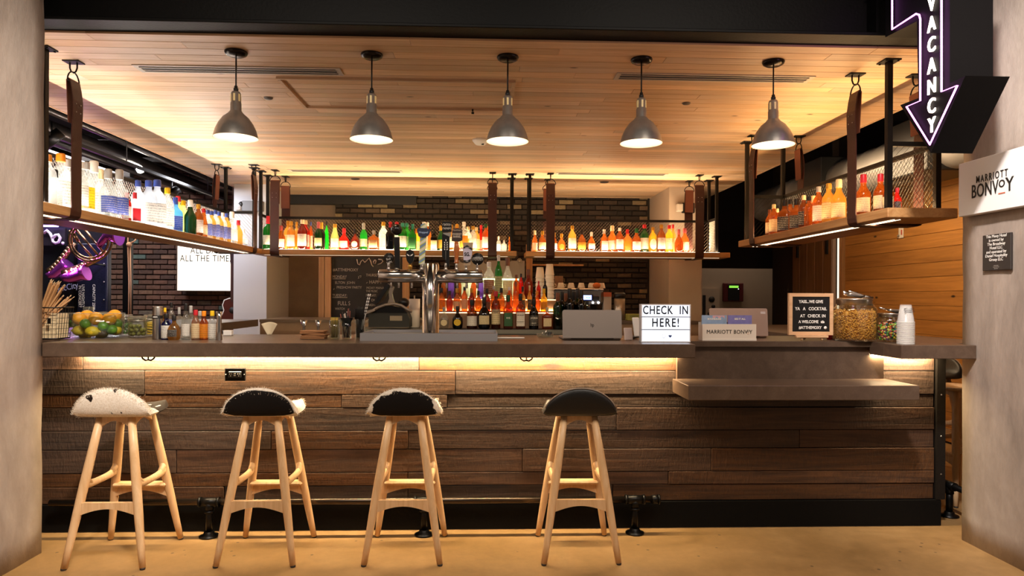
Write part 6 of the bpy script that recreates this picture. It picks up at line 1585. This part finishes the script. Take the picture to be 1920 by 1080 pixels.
def track_head(loc, aim, label, lit=False):
    t = thing('track_spotlight', label, 'spotlight', loc); d = Vector(aim).normalized(); ro = d.to_track_quat('Z', 'Y').to_euler()
    G().tube([(0, 0, .0), (0, 0, -.10)], .008, 6).obj('stem', BLACK, t)
    G().lathe([(0, -.09), (.045, -.09), (.048, -.02), (.052, .09), (.046, .09), (.042, .05), (0, .05)], n=20, cap=False).obj('can', BLACKM, t, (0, 0, -.14), ro)
    G().lathe([(0, .06), (.04, .06)], n=18, cap=False).obj('lens', em('#fff3df', 60) if lit else pm('#d9d4cc', .2), t, (0, 0, -.14), ro)
    return t


q = at(322, 318, Y=8.9); track_head((-3.62, at(322, 330, X=-3.62).y, 2.63), (-.6, -.5, -.7), 'black track spotlight in front of the brick wall, right of the bright one')
q = at(262, 318, X=-3.95); tt = track_head((q.x, q.y, q.z + .14), (.5, -.85, -.15), 'brightly lit track spotlight shining at the left shelf', True)
spot('spot_beam', q + Vector((.05, -.1, -.02)), (0, 4, 1.2), 30, (1, .92, .8), 50, .04)
q = at(97, 258, X=-3.62); track_head((q.x, q.y, q.z + .13), (-.7, -.2, -.7), 'black track spotlight nearest the left pillar')
# light box sign on the brick wall
lY = 10.05; a, b = at(331, 546, Y=lY), at(437, 440, Y=lY); t = thing('wall_light_box', 'large white light box sign with black letters on the brick wall', 'light box', ((a.x + b.x) / 2, lY, a.z)); hw, h = (b.x - a.x) / 2, b.z - a.z
G().box((-hw, .01, 0), (hw, .2, h)).obj('casing', pm('#3a3430', .5), t); G().box((-hw + .01, .0, .01), (hw - .01, .012, h - .01)).obj('lit_panel', em('#fff2e0', .72), t)
G().frame(-hw, hw, 0, h, .012, -.008, .0).obj('frame', pm('#5a4a3e', .5), t)
for s, px, py, wpx in (('ALL DAY', 386, 470, 56), ('ALL THE TIME.', 385.5, 485, 92)):
    q = at(px, py, Y=lY); text(s, .136, (q.x - t.location.x, -.003, q.z - t.location.z), pm('#1c1614', .7, spec=.1), t, fit=wpx * K * lY, space=1.12)
# guitar hanging on the wall
gY = 9.62; q = at(437, 600, Y=gY); t = thing('acoustic_guitar', 'dark red acoustic guitar with white binding leaning by the light box', 'guitar', (q.x - .01, gY, 0)); zb = at(429, 606, Y=gY).z - .12
body = [(-.0, 0), (.12, .01), (.17, .08), (.175, .17), (.13, .26), (.115, .30), (.135, .37), (.11, .44), (.04, .465), (-.04, .465), (-.11, .44), (-.135, .37), (-.115, .30), (-.13, .26), (-.175, .17), (-.17, .08), (-.12, .01)]
G().prism([(x, zb + z) for x, z in body], 0, .09).obj('body', pm('#4a1c12', .3, coat=.5), t); G().tube([(x * 1.01, 0, zb + z) for x, z in body], .007, 6, True).obj('binding', PAPERW, t)
G().box((-.024, -.01, zb + .42), (.024, .02, zb + .95)).obj('neck', pm('#3a2016', .4), t); G().prism([(-.028, zb + .95), (.028, zb + .95), (.036, zb + 1.12), (-.036, zb + 1.12)], -.008, .012).obj('headstock', pm('#2a1610', .4), t)
G().lathe([(0, 0), (.045, 0), (.045, .002), (0, .002)], n=20, cap=False).obj('sound_hole', INK, t, (0, -.001, zb + .30), (PI / 2, 0, 0)); G().box((-.06, -.008, zb + .13), (.06, 0, zb + .16)).obj('bridge', INK, t)
G().box((-.09, .02, 0), (.09, .10, .02)).tube([(0, .10, .01), (0, .13, zb + .5)], .012, 6).tube([(-.08, .0, zb - .005), (.08, .0, zb - .005)], .01, 6).tube([(0, .10, zb - .005), (0, 0, zb - .005)], .01, 6).obj('floor_stand', BLACK, t)
# black post with ropes
pY = 9.3; a, b = at(233, 600, Y=pY), at(246, 600, Y=pY); tag(G().bbox(((a.x + b.x) / 2, pY, 1.5), (b.x - a.x, .10, 3.0), .004).obj('steel_post', STEELD), 'black steel post in front of the brick wall under the left shelf', 'post')
t = thing('rope', 'thin tan rope tied in a knot beside the black post', 'rope', (at(245, 600, Y=pY).x, pY - .06, 0)); G().tube([(0, 0, .95), (.006, 0, 1.5), (-.01, 0, 2.0), (.0, -.005, 2.4)], .010, 6).tube([(.03, 0, .95), (.03, 0, 1.5), (.02, 0, 1.99)], .008, 6).obj('strand', pm('#b98a62', .8), t); G().ball((.01, -.01, 1.99), .035, 10).tube([(.01, -.01, 2.0), (.07, -.01, 2.03), (.12, -.01, 2.08)], .009, 6).obj('knot', pm('#b98a62', .8), t)
# instrument wall: black panel with neon lit brass
nY = 8.6; a, b = at(60, 660, Y=nY), at(204, 420, Y=nY)
t = thing('stage_panel', 'black riveted panel behind the instruments at the far left', 'panel', ((a.x + b.x) / 2, nY, 0)); hw = (b.x - a.x) / 2
G().box((-hw - .6, 0, .05), (hw, .06, 2.6)).obj('panel', pm('#16161d', .45, .3, bump=.2, bscale=30), t)
q0 = at(178, 500, Y=nY); G().bbox((hw - .18, -.02, 1.15), (.36, .04, 1.6), .01).obj('door_leaf', pm('#23263a', .3, .5, bump=.3, bscale=60, var=.3), t)
for k in range(6): G().ball((hw - .03, -.045, .6 + k * .22), .010, 6).obj('rivet', STEEL, t)
G().prism([(hw - .40, .6), (hw - .37, .6), (hw - .37, 1.95), (hw - .40, 1.95)], -.03, -.02).obj('edge_strip', BLACKM, t)
def nt(s, px, py, size, rot, m=PAPERW, xs=1.0): q = at(px, py, Y=nY - .03); text(s, size, (q.x - t.location.x, -.045, q.z), m, t, rot=rot, ext=.001, xs=xs)
nt('#MusicCity', 118, 541, .105, (PI / 2, -.22, 0), pm('#cfd6ea', .5), .8); nt('LIVE NIGHTLY', 157, 555, .045, (PI / 2, PI / 2, 0)); nt('IN CONCERT', 151, 556, .045, (PI / 2, PI / 2, 0)); nt('CAPACITY 2500 LBS', 177, 563, .045, (PI / 2, PI / 2, 0))
PUR = (.85, .18, 1); BRASS = pm('#a88060', .25, .95); MAG = pm('#c23ac8', .3, .6)
SD = [0]
def at3(x, y, dy=0): return at(x, y, Y=nY - .14 + dy + SD[0])
def sax(pts, rad, bell, brad, label):
    o = at3(*pts[0]); s = thing('saxophone', label, 'saxophone', o)
    P = [at3(*p) - o for p in pts]; n = len(P); G().tube(P, [rad[0] + (rad[1] - rad[0]) * i / (n - 1) for i in range(n)], 12).obj('body_tube', BRASS, s)
    Q = [at3(*p, -.05) - o for p in bell]; G().tube(Q, brad, 16).obj('bell', pm('#c85ad0', .25, .9), s)  # magenta of the stage light put into the brass bell's own colour
    G().tube([P[n // 2], P[n // 2] + Vector((0, nY - at3(0, 0).y, 0))], .012, 6).obj('wall_bracket', BLACKM, s)
    for k in range(9):
        f = .12 + .72 * k / 8; i = int(f * (n - 1)); c = P[i].lerp(P[min(i + 1, n - 1)], f * (n - 1) - i); G().lathe([(0, -.02), (.028, -.02), (.028, 0), (0, .006)], n=10, cap=False).obj('key', pm('#c8a070', .25, .95), s, c + Vector((0, -.055, 0)), (PI / 2, 0, 0))
    return s
sax([(141, 456), (133, 466), (122, 480), (111, 494), (99, 506), (95, 511)], (.022, .062), [(95, 511), (97, 515), (103, 514), (112, 506), (121, 500), (128, 494)], [.062, .058, .058, .062, .072, .088], 'left brass saxophone lit magenta on the black panel')
SD[0] = -.26
sax([(199, 470), (193, 481), (181, 487), (165, 494), (148, 503), (128, 511), (122, 515)], (.016, .062), [(122, 515), (124, 520), (132, 521), (142, 518), (152, 514), (163, 511)], [.062, .058, .060, .066, .076, .095], 'right brass saxophone lit magenta on the black panel')
SD[0] = -.52
o = at3(170, 450); hn = thing('french_horn', 'coiled brass french horn lit magenta above the saxophones', 'french horn', o)
for rr_ in (.24, .205): G().tube([(rr_ * math.cos(a_), -.01 * (rr_ < .22), rr_ * math.sin(a_)) for a_ in [2 * PI * k / 30 for k in range(30)]], .013, 8, True).obj('coil', BRASS, hn)
for k in (-.09, -.02, .05): G().tube([(-.15 + k, 0, .14 + k * .4), (.10 + k * .9, 0, -.16 + k * .4)], .012, 8).obj('valve_tube', BRASS, hn)
G().tube([(0, 0, .22), (0, nY - o.y, .22)], .012, 6).obj('wall_bracket', BLACKM, hn)
G().tube([at3(135, 430) - o, at3(141, 440) - o, at3(147, 452) - o], [.008, .012, .018], 8).obj('mouthpipe', BRASS, hn)
G().tube([at3(186, 462) - o, at3(192, 452) - o, at3(200, 444) - o, at3(208, 441) - o, at3(216, 440) - o, at3(224, 440) - o], [.03, .04, .052, .075, .10, .125], 20).obj('bell', pm('#c85ad0', .25, .9), hn)  # brass bell coloured magenta to carry the stage light
g = thing('neon_script_sign', 'unlit pale neon script sign on a dark board at the far left', 'neon sign', at(100, 445, Y=nY - .10)); o = g.location.copy()
px_box(60, 122, 428, 460, nY - .1, .04, 'backing_board', pm('#1c1620', .5), g, o)
G().tube([at(x, y, Y=nY - .13) - o for x, y in ((82, 437), (88, 432), (94, 438), (98, 446), (99, 453), (104, 456), (110, 454), (113, 446), (109, 440), (104, 441), (98, 447))], .018, 8).obj('neon_tube', pm('#cfc8d8', .35), g)
G().ball(at(118, 456, Y=nY - .13) - o, .02, 8).obj('neon_dot', pm('#cfc8d8', .35), g)
px_box(60, 108, 422, 425, nY - .16, .02, 'violet_tube', em('#a67cff', 4), g, o)
for p_, w_ in ((at(130, 505, Y=nY - .5), 2.6), (at(185, 470, Y=nY - .5), 2.6)):
    point('violet_light', p_, w_, PUR, .06)
spot('blue_light', (-3.6, 7.6, 2.6), at(180, 520, Y=nY), 60, (.45, .55, 1), 40, .1)
# small stools and glassware beyond the left return worktop
t, h = tumbler(166, 575, 4.55, .028, .032, 'empty ribbed glass behind the fruit bowl'); t2, h2 = tumbler(196, 584, 4.6, .03, .034, 'low empty glass behind the fruit bowl')
scene.cycles.use_adaptive_sampling = True
